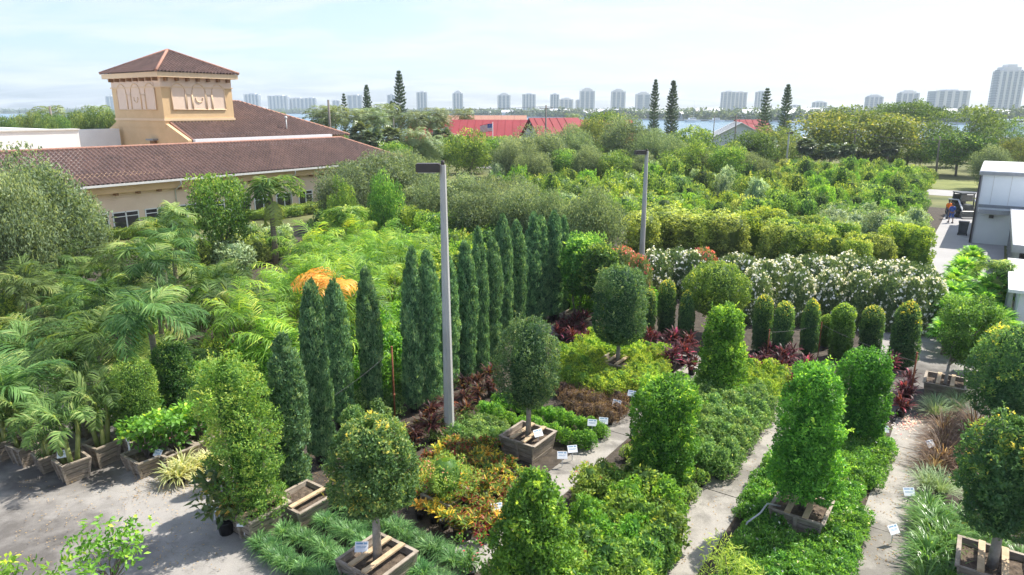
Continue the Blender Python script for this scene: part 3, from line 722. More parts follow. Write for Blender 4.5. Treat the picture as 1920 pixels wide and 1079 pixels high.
def crown(lv, z0, h, rad, prof, n, L, W, nclump=120, rc=.22, amp=.24, lump=.09, depth=.13, tint=(.42, .2), top_tint=0.0, up=.45, rnd=.55, core=.58, square=0.0, lean=(0, 0), ax_up=.35, tintmin=0., flower=0., stray=0, flower_size=.14, ctint=.13, sides=10):
    """clumped leaf shell over a profile of revolution; core = darker inner twig mass"""
    f = PROF[prof]
    us = np.linspace(0.002, .998, 200); w = f(us) + .25 * rad / h; cw = np.cumsum(w) / w.sum()
    u = np.interp(rs.rand(n), cw, us); ph = rs.rand(n) * 2 * np.pi
    rr = f(u)
    sl = np.gradient(f(us), us); slope = np.interp(u, us, sl) * rad / h
    if square: k = 1 / np.maximum(np.abs(np.cos(ph)), np.abs(np.sin(ph))); rr = rr * (1 + square * (k - 1))
    O = nrm(np.stack([np.cos(ph), np.sin(ph), np.clip(-slope, -1.5, 3)], 1))
    D = np.stack([np.cos(ph) * rr, np.sin(ph) * rr, (u - .5) * h / rad], 1)
    lf = lump_fn(10, lump)
    # clumps
    cu = np.interp(rs.rand(nclump), cw, us); cp = rs.rand(nclump) * 2 * np.pi
    C = np.stack([np.cos(cp) * f(cu) * rad, np.sin(cp) * f(cu) * rad, cu * h], 1)
    S = np.stack([np.cos(ph) * rr * rad, np.sin(ph) * rr * rad, u * h], 1)
    ct = rs.normal(0, 1, nclump)
    bump = np.zeros(n); tl = np.zeros(n)
    for i in range(0, n, 4000):
        d2 = ((S[i:i + 4000, None] - C[None]) ** 2).sum(2)
        j = d2.argmin(1); dm = np.sqrt(d2[np.arange(len(j)), j])
        bump[i:i + 4000] = np.sqrt(np.clip(1 - (dm / (rc * 1.25)) ** 2, 0, 1)); tl[i:i + 4000] = ct[j]
    dp = np.minimum(rs.exponential(depth, n), .6)
    k = (1 + lf(nrm(D)) + amp * (bump - .5)) * (1 - dp)
    P = S.copy(); P[:, :2] *= k[:, None]; P[:, 2] = np.where(u > .5, u * h + (k - 1) * rad * .6 * np.clip(O[:, 2], 0, 1), u * h)
    P[:, 2] += z0
    fr = (P[:, 2] - z0) / h
    P[:, 0] += lean[0] * fr; P[:, 1] += lean[1] * fr
    N = nrm(O * .7 + np.array([0, 0, up]) + rs.normal(0, rnd, (n, 3)))
    A = nrm(O * .45 + np.array([0, 0, ax_up]) + rs.normal(0, .6, (n, 3)))
    T = rs.normal(tint[0], tint[1], n) + ctint * tl + top_tint * (fr - .45) * np.clip(1 - dp * 5, 0, 1)  # lighter outer tops: new growth, plus highlights painted into the leaf colour
    T = np.clip(T, tintmin, .80 if flower else 1.0)
    if flower:
        m = (rs.rand(n) < flower * np.clip(.3 + 1.4 * fr, 0, 2) * np.where(tl > .3, 2.0, np.where(tl < -.5, .25, .8))) & (dp < .12); nf_ = m.sum(); fs_ = flower_size
        for q_ in range(2):
            lv.leaf(P[m] + O[m] * .06 + rs.normal(0, .03, (nf_, 3)), rdir(nf_), O[m] + rs.normal(0, .5, (nf_, 3)) + [0, 0, .4], fs_ * rs.uniform(.7, 1.2, nf_), fs_ * rs.uniform(.8, 1.1, nf_), rs.uniform(.88, 1, nf_))
    lv.leaf(P - A * L * .3, A, N, L * rs.uniform(.7, 1.25, n), W * rs.uniform(.75, 1.2, n), T)
    if stray:
        i = rs.choice(n, stray); s6 = 7
        ax = nrm(O[i] * .7 + [0, 0, .6] + rs.normal(0, .35, (stray, 3))); ln = rs.uniform(.10, .28, stray)
        for q in range(s6):
            t = (q + .6) / s6
            Pq = P[i] + ax * (ln * t)[:, None]
            lv.leaf(Pq, nrm(ax * .6 + rs.normal(0, .6, (stray, 3))), nrm(O[i] + rs.normal(0, .5, (stray, 3)) + [0, 0, .4]), L * rs.uniform(.7, 1.1, stray), W, np.clip(T[i] + .15, tintmin, .8 if flower else 1))
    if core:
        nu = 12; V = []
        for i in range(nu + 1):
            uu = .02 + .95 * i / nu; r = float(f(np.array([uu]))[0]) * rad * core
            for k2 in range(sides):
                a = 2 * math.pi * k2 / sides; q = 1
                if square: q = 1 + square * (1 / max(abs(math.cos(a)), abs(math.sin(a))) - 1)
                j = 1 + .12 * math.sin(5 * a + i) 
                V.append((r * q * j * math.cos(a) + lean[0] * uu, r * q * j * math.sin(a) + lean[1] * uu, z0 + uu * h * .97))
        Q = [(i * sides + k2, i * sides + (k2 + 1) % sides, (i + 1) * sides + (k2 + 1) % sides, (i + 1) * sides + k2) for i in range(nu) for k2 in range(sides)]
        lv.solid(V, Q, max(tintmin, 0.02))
    return lv

def tree_crown(lv, cz, rx, rz, ncl, n_leaf, L, W, cr=.34, tint=(.45, .2), flat=.75, hollow=.55, ctint=.13, c0=(0, 0), up=.5, flower=0, top_tint=.15):
    """open tree crown: clumps scattered through an ellipsoid; returns clump centres"""
    d = rdir(ncl); r = rs.uniform(hollow, 1, ncl) ** .7
    C = d * r[:, None] * np.array([rx, rx, rz]) * rs.uniform(.82, 1.08, (ncl, 1)); C[:, 2] += cz; C[:, 0] += c0[0]; C[:, 1] += c0[1]
    rad = cr * rx * rs.uniform(.6, 1.25, ncl)
    w = rad ** 2; k = rs.choice(ncl, n_leaf, p=w / w.sum())
    dd = rdir(n_leaf); dd[:, 2] = np.abs(dd[:, 2]) * np.where(rs.rand(n_leaf) < .72, 1, -1)
    q = rs.uniform(.45, 1.08, n_leaf) ** .6
    P = C[k] + dd * (q * rad[k])[:, None] * np.array([1, 1, flat])
    T = rs.normal(tint[0], tint[1], n_leaf) + ctint * rs.normal(0, 1, ncl)[k] + top_tint * (P[:, 2] - cz) / rz
    T = np.clip(T, 0, .8 if flower else 1)
    if flower: m = rs.rand(n_leaf) < flower; T[m] = rs.uniform(.86, 1, m.sum())
    N = nrm(dd * .6 + np.array([0, 0, up]) + rs.normal(0, .5, (n_leaf, 3)))
    A = nrm(dd * .5 + rs.normal(0, .7, (n_leaf, 3)))
    lv.leaf(P, A, N, L * rs.uniform(.7, 1.25, n_leaf), W * rs.uniform(.7, 1.2, n_leaf), T)
    return C

def trunk_limbs(m, h, r, C, z_split, k=7, bend=.1):
    top = (rs.uniform(-bend, bend), rs.uniform(-bend, bend), z_split)
    m.tube([(0, 0, -.05), (top[0] * .4, top[1] * .4, z_split * .5), top], [r * 1.15, r * .9, r * .75], 8)
    for i in rs.choice(len(C), min(k, len(C)), replace=False):
        c = C[i]; mid = (top[0] * .6 + c[0] * .4 + rs.uniform(-.1, .1), top[1] * .6 + c[1] * .4 + rs.uniform(-.1, .1), top[2] + (c[2] - top[2]) * .5)
        m.tube([top, mid, tuple(c)], [r * .55, r * .36, r * .12], 6, caps=False)
    return m

# ------------------------------------------------------------------ containers
def planter(parent, w=1.15, h=.62, rz=0.0, boards=2, taper=.84, soil=True):
    m = MB(); nb = 4
    ca, sa = math.cos(rz), math.sin(rz)
    def P(x, y, z): return (x * ca - y * sa, x * sa + y * ca, z)
    for i in range(nb):
        z0, z1 = h * i / nb + .012, h * (i + 1) / nb - .006
        k0, k1 = taper + (1 - taper) * i / nb, taper + (1 - taper) * (i + 1) / nb
        for s in range(4):
            def E(u, o, z, k):
                hw = w / 2 * k + o
                p = [(u * hw, -hw), (hw, u * hw), (-u * hw, hw), (-hw, -u * hw)][s]
                return P(p[0] + 0, p[1], z)
            j = rs.uniform(-.006, .006)
            vs = [E(-1, j, z0, k0), E(1, j, z0, k0), E(1, j, z1, k1), E(-1, j, z1, k1), E(-1, j - .045, z0, k0), E(1, j - .045, z0, k0), E(1, j - .045, z1, k1), E(-1, j - .045, z1, k1)]
            m.add(vs, [(0, 1, 2, 3), (7, 6, 5, 4), (3, 2, 6, 7), (0, 4, 5, 1), (0, 3, 7, 4), (1, 5, 6, 2)])
    for sx in (-1, 1):                         # battens at the corners and the middle
        for sy in (-1, 1):
            a = w / 2 * taper + .02; b = w / 2 + .02
            m.beam(P(sx * a, sy * a * .93, 0), P(sx * b, sy * b * .93, h), .07, .05)
        m.beam(P(sx * (w / 2 * taper + .03), 0, 0), P(sx * (w / 2 + .03), 0, h), .05, .09)
    for s in (-1, 1):                          # rim
        m.beam(P(-w / 2 - .03, s * (w / 2 + .0), h + .016), P(w / 2 + .03, s * (w / 2 + .0), h + .016), .085, .03)
        m.beam(P(s * (w / 2 + .0), -w / 2 + .045, h + .013), P(s * (w / 2 + .0), w / 2 - .045, h + .013), .08, .028)
    b = m.build('planter_box', M['wood'], parent)
    m = MB(); n = 8; vs = []; hw = w / 2 - .05
    for i in range(n + 1):
        for j in range(n + 1):
            vs.append(P((i / n * 2 - 1) * hw * .99, (j / n * 2 - 1) * hw * .99, h * .80 + rs.uniform(-.02, .03)))
    m.add(vs, [(i * (n + 1) + j, (i + 1) * (n + 1) + j, (i + 1) * (n + 1) + j + 1, i * (n + 1) + j + 1) for i in range(n) for j in range(n)])
    m.build('soil', M['soil'], b)
    for i in range(boards):
        y = (-1 if i == 0 else 1) * w * .17
        m = MB(); m.beam(P(-w / 2 + .0, y, h + .05), P(w / 2 - .0, y, h + .055), .13, .04); m.build('cross_board', M['pale_wood'], b)
    return b

def pot(parent, r=.13, h=.24):
    m = MB(); m.lathe([(0, 0), (r * .78, 0), (r, h), (r * 1.08, h), (r * 1.08, h - .03), (r * .98, h - .03), (0, h - .04)], n=10)
    return m.build('pot', M['pot'], parent)

def stems(parent, pts_r, mat='bark', name='trunk'):
    m = MB()
    for pts, r in pts_r: m.tube(pts, r, 7)
    return m.build(name, M[mat], parent)

# ------------------------------------------------------------------ palms
def frond(lv, base, az, el, L, nl=26, lw=.035, ll=.5, arch=1.0, vee=.5, tint=(.5, .2), droop=.5, twist=0, wind=(0, 0), blow=(0, 0, 0), fwd=.55):
    """feather frond: arching rachis with two ranks of leaflets"""
    t = np.linspace(0, 1, nl)
    th = el - arch * (t ** 1.3)
    ds = L / (nl - 1)
    hx = np.cumsum(np.cos(th)) * ds; hz = np.cumsum(np.sin(th)) * ds
    P = np.stack([base[0] + hx * math.cos(az) + wind[0] * t ** 2, base[1] + hx * math.sin(az) + wind[1] * t ** 2, base[2] + hz], 1)
    tan = nrm(np.gradient(P, axis=0))
    side = nrm(np.cross(tan, np.array([0, 0, 1.0]) + 1e-3)); upv = np.cross(side, tan)
    # rachis
    w = (.022 * L * .5) * (1 - t * .85)
    lv_pts = P[::3] if nl % 3 == 1 else np.concatenate([P[::3], P[-1:]])
    V = []; Q = []
    for i in range(0, nl, 4):
        V += [P[i] - side[i] * w[i], P[i] + side[i] * w[i]]
    for i in range(len(V) // 2 - 1): Q.append((2 * i, 2 * i + 1, 2 * i + 3, 2 * i + 2))
    lv.solid(V, Q, .85)
    sel = t > .12
    env = np.sin(np.clip((t - .05) / .95, 0, 1) ** .75 * np.pi * .96) ** .6 + .12
    for s in (-1, 1):
        n = sel.sum()
        A = nrm(side[sel] * s * .85 + tan[sel] * fwd + upv[sel] * vee + np.array(blow) + rs.normal(0, .10, (n, 3)))
        N = nrm(upv[sel] * .8 - side[sel] * s * vee + rs.normal(0, .25, (n, 3)))
        lv.strap(P[sel], A, N, ll * env[sel] * rs.uniform(.85, 1.1, n), lw, np.clip(rs.normal(tint[0], tint[1], n), 0, 1), droop * rs.uniform(.6, 1.3, n))

def feather_palm(name, h_tr, r_tr, nf, L, ll, lw, mat, arch=1.1, nl=26, droop=.5, vee=.4, tint=(.45, .2), shaft=.5, stemsn=1, eln=(-.1, 1.35), spread=.35, trunkmat='palm_trunk', wind=(0, 0), fvar=.16, dead=0, blow=(0, 0, 0), fwd=.55):
    root = thing(name, None, 'palm')
    lv = LV()
    for s in range(stemsn):
        tr = MB(); cs = MB()
        a = 6.28 * s / stemsn + rs.uniform(-.4, .4); d = 0 if stemsn == 1 else rs.uniform(.05, .16)
        x0, y0 = math.cos(a) * d, math.sin(a) * d
        hh = h_tr * rs.uniform(.8, 1.1)
        tx, ty = x0 + math.cos(a) * spread * (0 if stemsn == 1 else 1) + rs.uniform(-.05, .05), y0 + math.sin(a) * spread * (0 if stemsn == 1 else 1)
        tr.tube([(x0, y0, 0), ((x0 + tx) / 2, (y0 + ty) / 2, hh * .55), (tx, ty, hh)], [r_tr * 1.35, r_tr, r_tr * .9], 8)
        if shaft: cs.tube([(tx, ty, hh - .02), (tx, ty, hh + shaft)], [r_tr * .95, r_tr * .4], 8)
        tr.build('trunk', M[trunkmat], root)
        if shaft: cs.build('crownshaft', M['crownshaft'], root)
        for i in range(dead): frond(lv, (tx, ty, hh), i * 2.1, -.9 + rs.uniform(-.3, .2), L * .8, nl, lw, ll * .8, .5, .3, (1.2, .1), .8)
        n = max(4, int(nf / stemsn))
        for i in range(n):
            tf = (tint[0] + rs.normal(0, fvar) + .5 * fvar * (2 * i / (n - 1) - 1), tint[1])
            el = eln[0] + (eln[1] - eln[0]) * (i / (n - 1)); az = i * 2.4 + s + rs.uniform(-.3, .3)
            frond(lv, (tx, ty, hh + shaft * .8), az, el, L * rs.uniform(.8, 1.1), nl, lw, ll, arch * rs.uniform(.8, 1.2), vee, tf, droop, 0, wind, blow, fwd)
    lv.build('crown', F[mat], root)
    return root

def fan_palm(name, h_tr, r_tr, nf, pet, fr, mat='fan', nseg=16, skirt=True, tint=(.5, .22)):
    root = thing(name, None, 'palm')
    tr = MB(); tr.tube([(0, 0, -.05), (.05, 0, h_tr * .5), (0, 0, h_tr)], [r_tr * 1.2, r_tr, r_tr * 1.2], 9); tr.build('trunk', M['palm_trunk'], root)
    lv = LV()
    for i in range(nf):
        z = (1 - 2 * (i + .5) / nf) * .92 if skirt else (1 - 1.25 * (i + .5) / nf)
        az = i * 2.4; r = math.sqrt(max(0, 1 - z * z))
        d = np.array([r * math.cos(az), r * math.sin(az), z]); d = d / np.linalg.norm(d)
        p0 = np.array([0, 0, h_tr]); p1 = p0 + d * pet * rs.uniform(.8, 1.15)
        sd = np.cross(d, [0, 0, 1.0]); sd = sd / max(np.linalg.norm(sd), 1e-6); nn = np.cross(sd, d)
        lv.solid([p0 - sd * .015, p0 + sd * .015, p1 + sd * .012, p1 - sd * .012], [(0, 1, 2, 3)], .7)
        a = np.linspace(-1.9, 1.9, nseg)
        A = np.cos(a)[:, None] * d + np.sin(a)[:, None] * sd + nn * .12 - np.array([0, 0, .15])
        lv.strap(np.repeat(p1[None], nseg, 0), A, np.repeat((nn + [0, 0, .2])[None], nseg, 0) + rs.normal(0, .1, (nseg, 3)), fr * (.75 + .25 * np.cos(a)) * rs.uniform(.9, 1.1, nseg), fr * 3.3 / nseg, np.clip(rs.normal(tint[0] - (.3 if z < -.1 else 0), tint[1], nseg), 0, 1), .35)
    lv.build('crown', F[mat], root)
    return root

def rosette(lv, n, L, W, el=(.3, 1.4), droop=.45, tint=(.5, .25), z=.02, r0=.04, c=(0, 0), stretch=1):
    az = rs.rand(n) * 6.283; e = rs.uniform(el[0], el[1], n)
    A = np.stack([np.cos(az) * np.cos(e), np.sin(az) * np.cos(e), np.sin(e)], 1)
    N = np.stack([-np.cos(az) * np.sin(e), -np.sin(az) * np.sin(e), np.cos(e)], 1)
    P = np.stack([c[0] + np.cos(az) * r0 * rs.rand(n), c[1] + np.sin(az) * r0 * rs.rand(n), z + rs.rand(n) * stretch * .0 + np.zeros(n)], 1)
    lv.strap(P, A, N, L * rs.uniform(.65, 1.15, n), W * rs.uniform(.8, 1.15, n), np.clip(rs.normal(tint[0], tint[1], n), 0, 1), droop * rs.uniform(.4, 1.4, n))

def shrub(name, mat, h, r, n, L, W, prof='round', potted=True, cat='shrub', z0=None, rot=0, **kw):
    root = thing(name, None, cat)
    lv = LV(); pz = .2 if potted else .02
    crown(lv, pz if z0 is None else z0, h, r, prof, n, L, W, **kw)
    lv.build('foliage', F[mat], root)
    if potted: pot(root, min(.16, r * .55), .25)
    return root

# ------------------------------------------------------------------ placing
_used = set()
def place(root, x, y, rz=None, scale=1.0, label=None, group=None, cat=None, z=0.0):
    rz = rs.uniform(0, 6.28) if rz is None else rz
    if root.name not in _used:
        _used.add(root.name)
        root.location = (x, y, z); root.rotation_euler = (0, 0, rz)
        root.scale = (scale, scale, scale) if not isinstance(scale, tuple) else scale
        if label: root['label'] = label
        if group: root['group'] = group
        o = root
    else:
        o = dup(root, (x, y, z), rz, scale, label, group)
        if group is None and 'group' in o: del o['group']
    if cat: o['category'] = cat
    return o

def inpoly(p, poly):
    c = False; j = len(poly) - 1
    for i in range(len(poly)):
        if (poly[i][1] > p[1]) != (poly[j][1] > p[1]) and p[0] < (poly[j][0] - poly[i][0]) * (p[1] - poly[i][1]) / (poly[j][1] - poly[i][1]) + poly[i][0]: c = not c
        j = i
    return c

KEEP = []          # (x, y, r): ground taken by boxes and big plants
def fill(protos, poly_px, z, sa, sb, label, group, jit=.12, scale=(.85, 1.15), cat=None, miss=0.0, keep=True, rz=None, off=False, clear=0.0, zvar=None):
    poly = [G(px, py, z) for px, py in poly_px]
    ab = [(x * DX + y * DY, x * NX + y * NY) for x, y in poly]
    a0, a1 = min(p[0] for p in ab), max(p[0] for p in ab); b0, b1 = min(p[1] for p in ab), max(p[1] for p in ab)
    n = 0; a = a0 + sa * .5; row = 0
    while a < a1:
        b = b0 + sb * (.5 if not off or row % 2 == 0 else 0)
        while b < b1:
            x, y = AB(a + rs.uniform(-jit, jit) * sa, b + rs.uniform(-jit, jit) * sb)
            if inpoly((x, y), poly) and rs.rand() >= miss and not (keep and any((x - k[0]) ** 2 + (y - k[1]) ** 2 < (k[2] + clear) ** 2 for k in KEEP)):
                p = protos[rs.randint(len(protos))]
                sc_ = rs.uniform(*scale); place(p, x, y, rz, (sc_, sc_, sc_ * rs.uniform(*zvar)) if zvar else sc_, label, group, cat); n += 1
            b += sb
        a += sa; row += 1
    return n

def lab(o, label, cat=None, group=None):
    return tag(o, label, cat, group)

# ------------------------------------------------------------------ the big clipped trees near the camera
def topiary(label, bx, by, top, wpx, prof, mat, n, bot=None, box=0, L=.08, W=.042, tr=.05, name='topiary_tree', taken=.75, cx=None, lean=None, trunks=1, zfac=1.0, **kw):
    x, y = G(bx, by); h = top_h(y, top); rad = wpx / 2 / FP * dep(y, h * .55) * .92; h *= .965
    z0 = top_h(y - rad * .7, bot) if bot else (.12 if not box else .5)
    z0 = max(z0, .1)
    root = thing(name, label, 'tree', (x, y, 0), ROWANG)
    KEEP.append((x, y, taken))
    lv = LV()
    if cx is not None:
        dxw = (cx - bx) / FP * dep(y, h * .5)
        ca, sa = math.cos(-ROWANG), math.sin(-ROWANG)
        lean = (dxw * ca * 1.4, dxw * sa * 1.4)
    crown(lv, z0, h - z0, rad, prof, n, L, W, lean=lean or (0, 0), **{**dict(stray=150), **kw})
    lv.build('crown', F[mat], root)
    m = MB(); b0 = .48 if box else 0
    for k in range(trunks):
        o = (0, 0) if trunks == 1 else (.12 * math.cos(k * 2.1), .12 * math.sin(k * 2.1))
        m.tube([(o[0], o[1], b0 - .05), (o[0] * 1.8 + .02, o[1] * 1.8, (b0 + z0) / 2 + .2), (o[0] * 3, o[1] * 3, z0 + (h - z0) * .5)], [tr * 1.2, tr, tr * .6], 8)
    m.build('trunk', M['pale_bark' if tr > .06 else 'bark'], root)
    if box: planter(root, box, .62)
    return root

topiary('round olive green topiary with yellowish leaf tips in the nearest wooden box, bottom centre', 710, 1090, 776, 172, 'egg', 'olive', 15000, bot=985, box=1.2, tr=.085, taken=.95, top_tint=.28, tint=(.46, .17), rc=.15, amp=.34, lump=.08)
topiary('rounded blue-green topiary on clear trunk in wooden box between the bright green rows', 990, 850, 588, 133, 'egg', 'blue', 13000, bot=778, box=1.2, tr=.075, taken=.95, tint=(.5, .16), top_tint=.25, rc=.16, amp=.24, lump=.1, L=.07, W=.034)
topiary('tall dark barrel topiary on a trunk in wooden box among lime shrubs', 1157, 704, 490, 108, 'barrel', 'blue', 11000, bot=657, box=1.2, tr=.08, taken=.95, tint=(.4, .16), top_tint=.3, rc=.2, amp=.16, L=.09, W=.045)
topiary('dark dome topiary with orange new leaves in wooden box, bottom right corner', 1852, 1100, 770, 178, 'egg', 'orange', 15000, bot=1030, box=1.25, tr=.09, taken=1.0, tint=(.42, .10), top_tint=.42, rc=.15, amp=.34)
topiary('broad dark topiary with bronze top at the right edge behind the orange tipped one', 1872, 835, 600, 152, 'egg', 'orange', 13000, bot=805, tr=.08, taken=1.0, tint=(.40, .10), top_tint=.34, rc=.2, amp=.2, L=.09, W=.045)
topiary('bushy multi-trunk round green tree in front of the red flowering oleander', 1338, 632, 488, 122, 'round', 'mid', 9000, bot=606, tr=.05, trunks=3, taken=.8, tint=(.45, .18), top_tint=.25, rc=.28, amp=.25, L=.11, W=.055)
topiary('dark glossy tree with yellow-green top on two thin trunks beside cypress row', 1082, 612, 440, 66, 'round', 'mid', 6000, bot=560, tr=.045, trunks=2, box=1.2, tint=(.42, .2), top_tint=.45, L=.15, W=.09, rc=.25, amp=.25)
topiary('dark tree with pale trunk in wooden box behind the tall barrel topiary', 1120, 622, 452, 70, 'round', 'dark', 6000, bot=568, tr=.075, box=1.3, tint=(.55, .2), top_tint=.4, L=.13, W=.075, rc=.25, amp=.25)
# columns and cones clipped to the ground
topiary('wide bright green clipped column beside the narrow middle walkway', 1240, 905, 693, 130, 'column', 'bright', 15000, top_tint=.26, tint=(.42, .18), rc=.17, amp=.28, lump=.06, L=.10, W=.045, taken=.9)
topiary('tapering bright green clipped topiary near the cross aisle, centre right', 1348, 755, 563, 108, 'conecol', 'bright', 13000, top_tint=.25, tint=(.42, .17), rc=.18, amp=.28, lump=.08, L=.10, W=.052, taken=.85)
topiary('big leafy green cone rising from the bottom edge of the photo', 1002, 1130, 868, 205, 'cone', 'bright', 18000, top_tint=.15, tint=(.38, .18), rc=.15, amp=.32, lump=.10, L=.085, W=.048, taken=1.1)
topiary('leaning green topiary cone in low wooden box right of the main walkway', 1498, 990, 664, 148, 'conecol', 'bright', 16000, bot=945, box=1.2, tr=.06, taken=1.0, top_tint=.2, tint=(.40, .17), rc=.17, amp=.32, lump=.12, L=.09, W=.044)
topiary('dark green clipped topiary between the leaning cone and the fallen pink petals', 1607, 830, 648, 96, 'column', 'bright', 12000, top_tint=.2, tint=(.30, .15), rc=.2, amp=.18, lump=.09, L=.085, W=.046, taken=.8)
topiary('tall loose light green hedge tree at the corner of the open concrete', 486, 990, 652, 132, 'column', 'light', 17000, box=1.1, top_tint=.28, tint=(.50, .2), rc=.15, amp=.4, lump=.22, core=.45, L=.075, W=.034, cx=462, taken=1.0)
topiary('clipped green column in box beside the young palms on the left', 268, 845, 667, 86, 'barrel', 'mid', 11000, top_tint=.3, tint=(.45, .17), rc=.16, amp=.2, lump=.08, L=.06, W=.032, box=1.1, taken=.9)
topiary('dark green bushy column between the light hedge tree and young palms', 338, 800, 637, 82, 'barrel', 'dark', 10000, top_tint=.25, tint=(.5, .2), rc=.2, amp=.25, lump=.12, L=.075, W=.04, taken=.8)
# looser tree in a box by the road
def open_tree(label, bx, by, top, wpx, bot, mat, n, box=0, cx=None, L=.10, W=.05, ncl=70, tr=.06, name='nursery_tree', tint=(.45, .2), cr=.34):
    x, y = G(bx, by); h = top_h(y, top); rad = wpx / 2 / FP * dep(y, h * .6); zb = top_h(y, bot)
    root = thing(name, label, 'tree', (x, y, 0), ROWANG); KEEP.append((x, y, .9))
    lv = LV(); c0 = (0, 0)
    if cx is not None:
        d = (cx - bx) / FP * dep(y, h * .6); c0 = (d * math.cos(-ROWANG), d * math.sin(-ROWANG))
    C = tree_crown(lv, (h + zb) / 2, rad * .74, (h - zb) / 2 * .84, ncl, n, L, W, cr=cr, tint=tint, c0=c0)
    lv.build('crown', F[mat], root)
    m = MB(); trunk_limbs(m, h, tr, C, zb + .1, 9); m.build('trunk', M['pale_bark'], root)
    if box: planter(root, box, .62)
    return root
open_tree('loose airy green tree in wooden box beside the pale service road', 1768, 745, 548, 146, 690, 'mid', 16000, box=1.25, cx=1797, tint=(.34, .18))

# ------------------------------------------------------------------ Italian cypresses
cyps = [(548, 925, 625, 72, 'shortest and nearest cypress, beside the light green hedge tree'), (604, 868, 524, 48, None), (643, 800, 523, 50, None), (700, 782, 500, 44, None), (777, 772, 464, 44, None), (809, 762, 468, 42, None), (843, 735, 480, 40, None),
        (876, 720, 452, 42, None), (900, 708, 428, 38, None), (920, 694, 446, 38, None), (945, 648, 404, 38, None), (968, 632, 414, 38, None), (998, 606, 398, 37, None), (1016, 604, 405, 30, None), (1038, 600, 396, 36, None), (1053, 596, 405, 28, None)]
protoC = []
for i in range(4):
    root = thing('italian_cypress', None, 'cypress tree')
    lv = LV(); crown(lv, .12, 5.6, .43, 'cyp', 15000, .13, .045, nclump=330, rc=.13, amp=.55, lump=.2, depth=.14, tint=(.45, .2), up=.0, ax_up=1.4, rnd=.45, core=.62, ctint=.16, sides=12)
    lv.build('foliage', F['cypress'], root)
    stems(root, [([(0, 0, 0), (0, 0, 2)], [.06, .04])])
    pot(root, .28, .35)
    protoC.append(root)
for i, (bx, by, top, w, l) in enumerate(cyps):
    x, y = G(bx, by); h = top_h(y, top); rad = w / 2 / FP * dep(y, h / 2) * .86
    s = h / 5.72; sr = rad / .43
    o = place(protoC[i % 4], x, y, None, (sr, sr, s), ('broad short Italian cypress nearest the light green hedge tree' if l else 'slim dark green Italian cypress standing in the long cypress row'), None if l else 'Italian cypresses in the long row')
    o.rotation_euler = (rs.uniform(-.022, .022), rs.uniform(-.022, .022), o.rotation_euler.z)
    KEEP.append((x, y, .5))
x, y = G(572, 965)
pb = thing('empty_planter_box', 'open wooden planter box at the foot of the shortest cypress', 'planter', (x, y, 0), ROWANG); planter(pb, 1.1, .5, boards=1); KEEP.append((x, y, .8))

# ------------------------------------------------------------------ small columns in front of the white oleanders
protoS = []
for i, mt in enumerate(('orange', 'orange', 'mid')):
    root = thing('column_shrub', None, 'shrub'); lv = LV()
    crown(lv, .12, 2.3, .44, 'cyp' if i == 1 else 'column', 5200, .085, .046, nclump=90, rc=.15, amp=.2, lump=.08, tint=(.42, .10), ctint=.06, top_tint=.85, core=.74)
    lv.build('foliage', F[mt], root); stems(root, [([(0, 0, 0), (0, 0, 1)], .035)]); pot(root, .24, .32); protoS.append(root)
row = [(1247, 632, 528, 38), (1284, 640, 545, 34), (1425, 662, 556, 40), (1463, 672, 568, 42), (1513, 668, 562, 38), (1572, 672, 572, 48), (1628, 668, 576, 46), (1689, 692, 566, 56), (1545, 652, 592, 28), (1212, 640, 545, 34)]
for i, (bx, by, top, w) in enumerate(row):
    x, y = G(bx, by); h = top_h(y, top); sr = w / 2 / FP * dep(y, 1.2) / .42 * .80
    place(protoS[i % 3 if i != 2 else 0], x, y, None, (sr, sr, h / 2.35), 'narrow clipped column shrub with yellow-orange tips before the oleander hedge', 'clipped columns in front of the oleanders'); KEEP.append((x, y, .45))

# ------------------------------------------------------------------ oleander hedge
protoO = []
for i in range(3):
    protoO.append(shrub('white_oleander', 'oleander_w', 2.5, 1.15, 5200, .17, .045, 'dome', potted=False, nclump=90, rc=.3, amp=.3, lump=.16, tint=(.45, .17), flower=.085, flower_size=.13, up=.2, ax_up=.8, core=.7))
protoOr = shrub('red_oleander', 'oleander_r', 2.5, 1.1, 5200, .17, .045, 'dome', potted=False, nclump=90, rc=.3, amp=.3, lump=.16, tint=(.5, .17), flower=.07, flower_size=.12, up=.2, ax_up=.8, core=.7)
wo = [(1232, 470, 62), (1265, 466, 66), (1300, 470, 60), (1372, 478, 58), (1405, 480, 66), (1440, 488, 70), (1478, 482, 72), (1515, 478, 74), (1552, 482, 74), (1590, 478, 74), (1626, 486, 72), (1662, 490, 74), (1698, 492, 74), (1732, 500, 72), (1752, 520, 60), (1420, 505, 60), (1500, 505, 66), (1560, 505, 66), (1615, 510, 66), (1670, 515, 66), (1715, 520, 60)]
for i, (px, top, w) in enumerate(wo):
    H = 2.6; x, y = G(px, top, H); s = w / 2 / FP * dep(y, 1.5) / 1.15 * 1.12
    place(protoO[i % 3], x, y, None, (s, s, H / 2.5), 'white flowering oleander bush in the long flowering hedge', 'white oleanders in the flowering hedge')
for px, top, w, l in ((1168, 466, 70, 'red flowering oleander bush behind the dark barrel topiary'), (1200, 480, 50, 'small red oleander at the foot of the middle lamp pole'), (1320, 468, 62, 'red flowering oleander amid the white oleanders')):
    x, y = G(px, top, 2.6); s = w / 2 / FP * dep(y, 1.5) / 1.1 * 1.1
    place(protoOr, x, y, None, (s, s, 1.04), l)

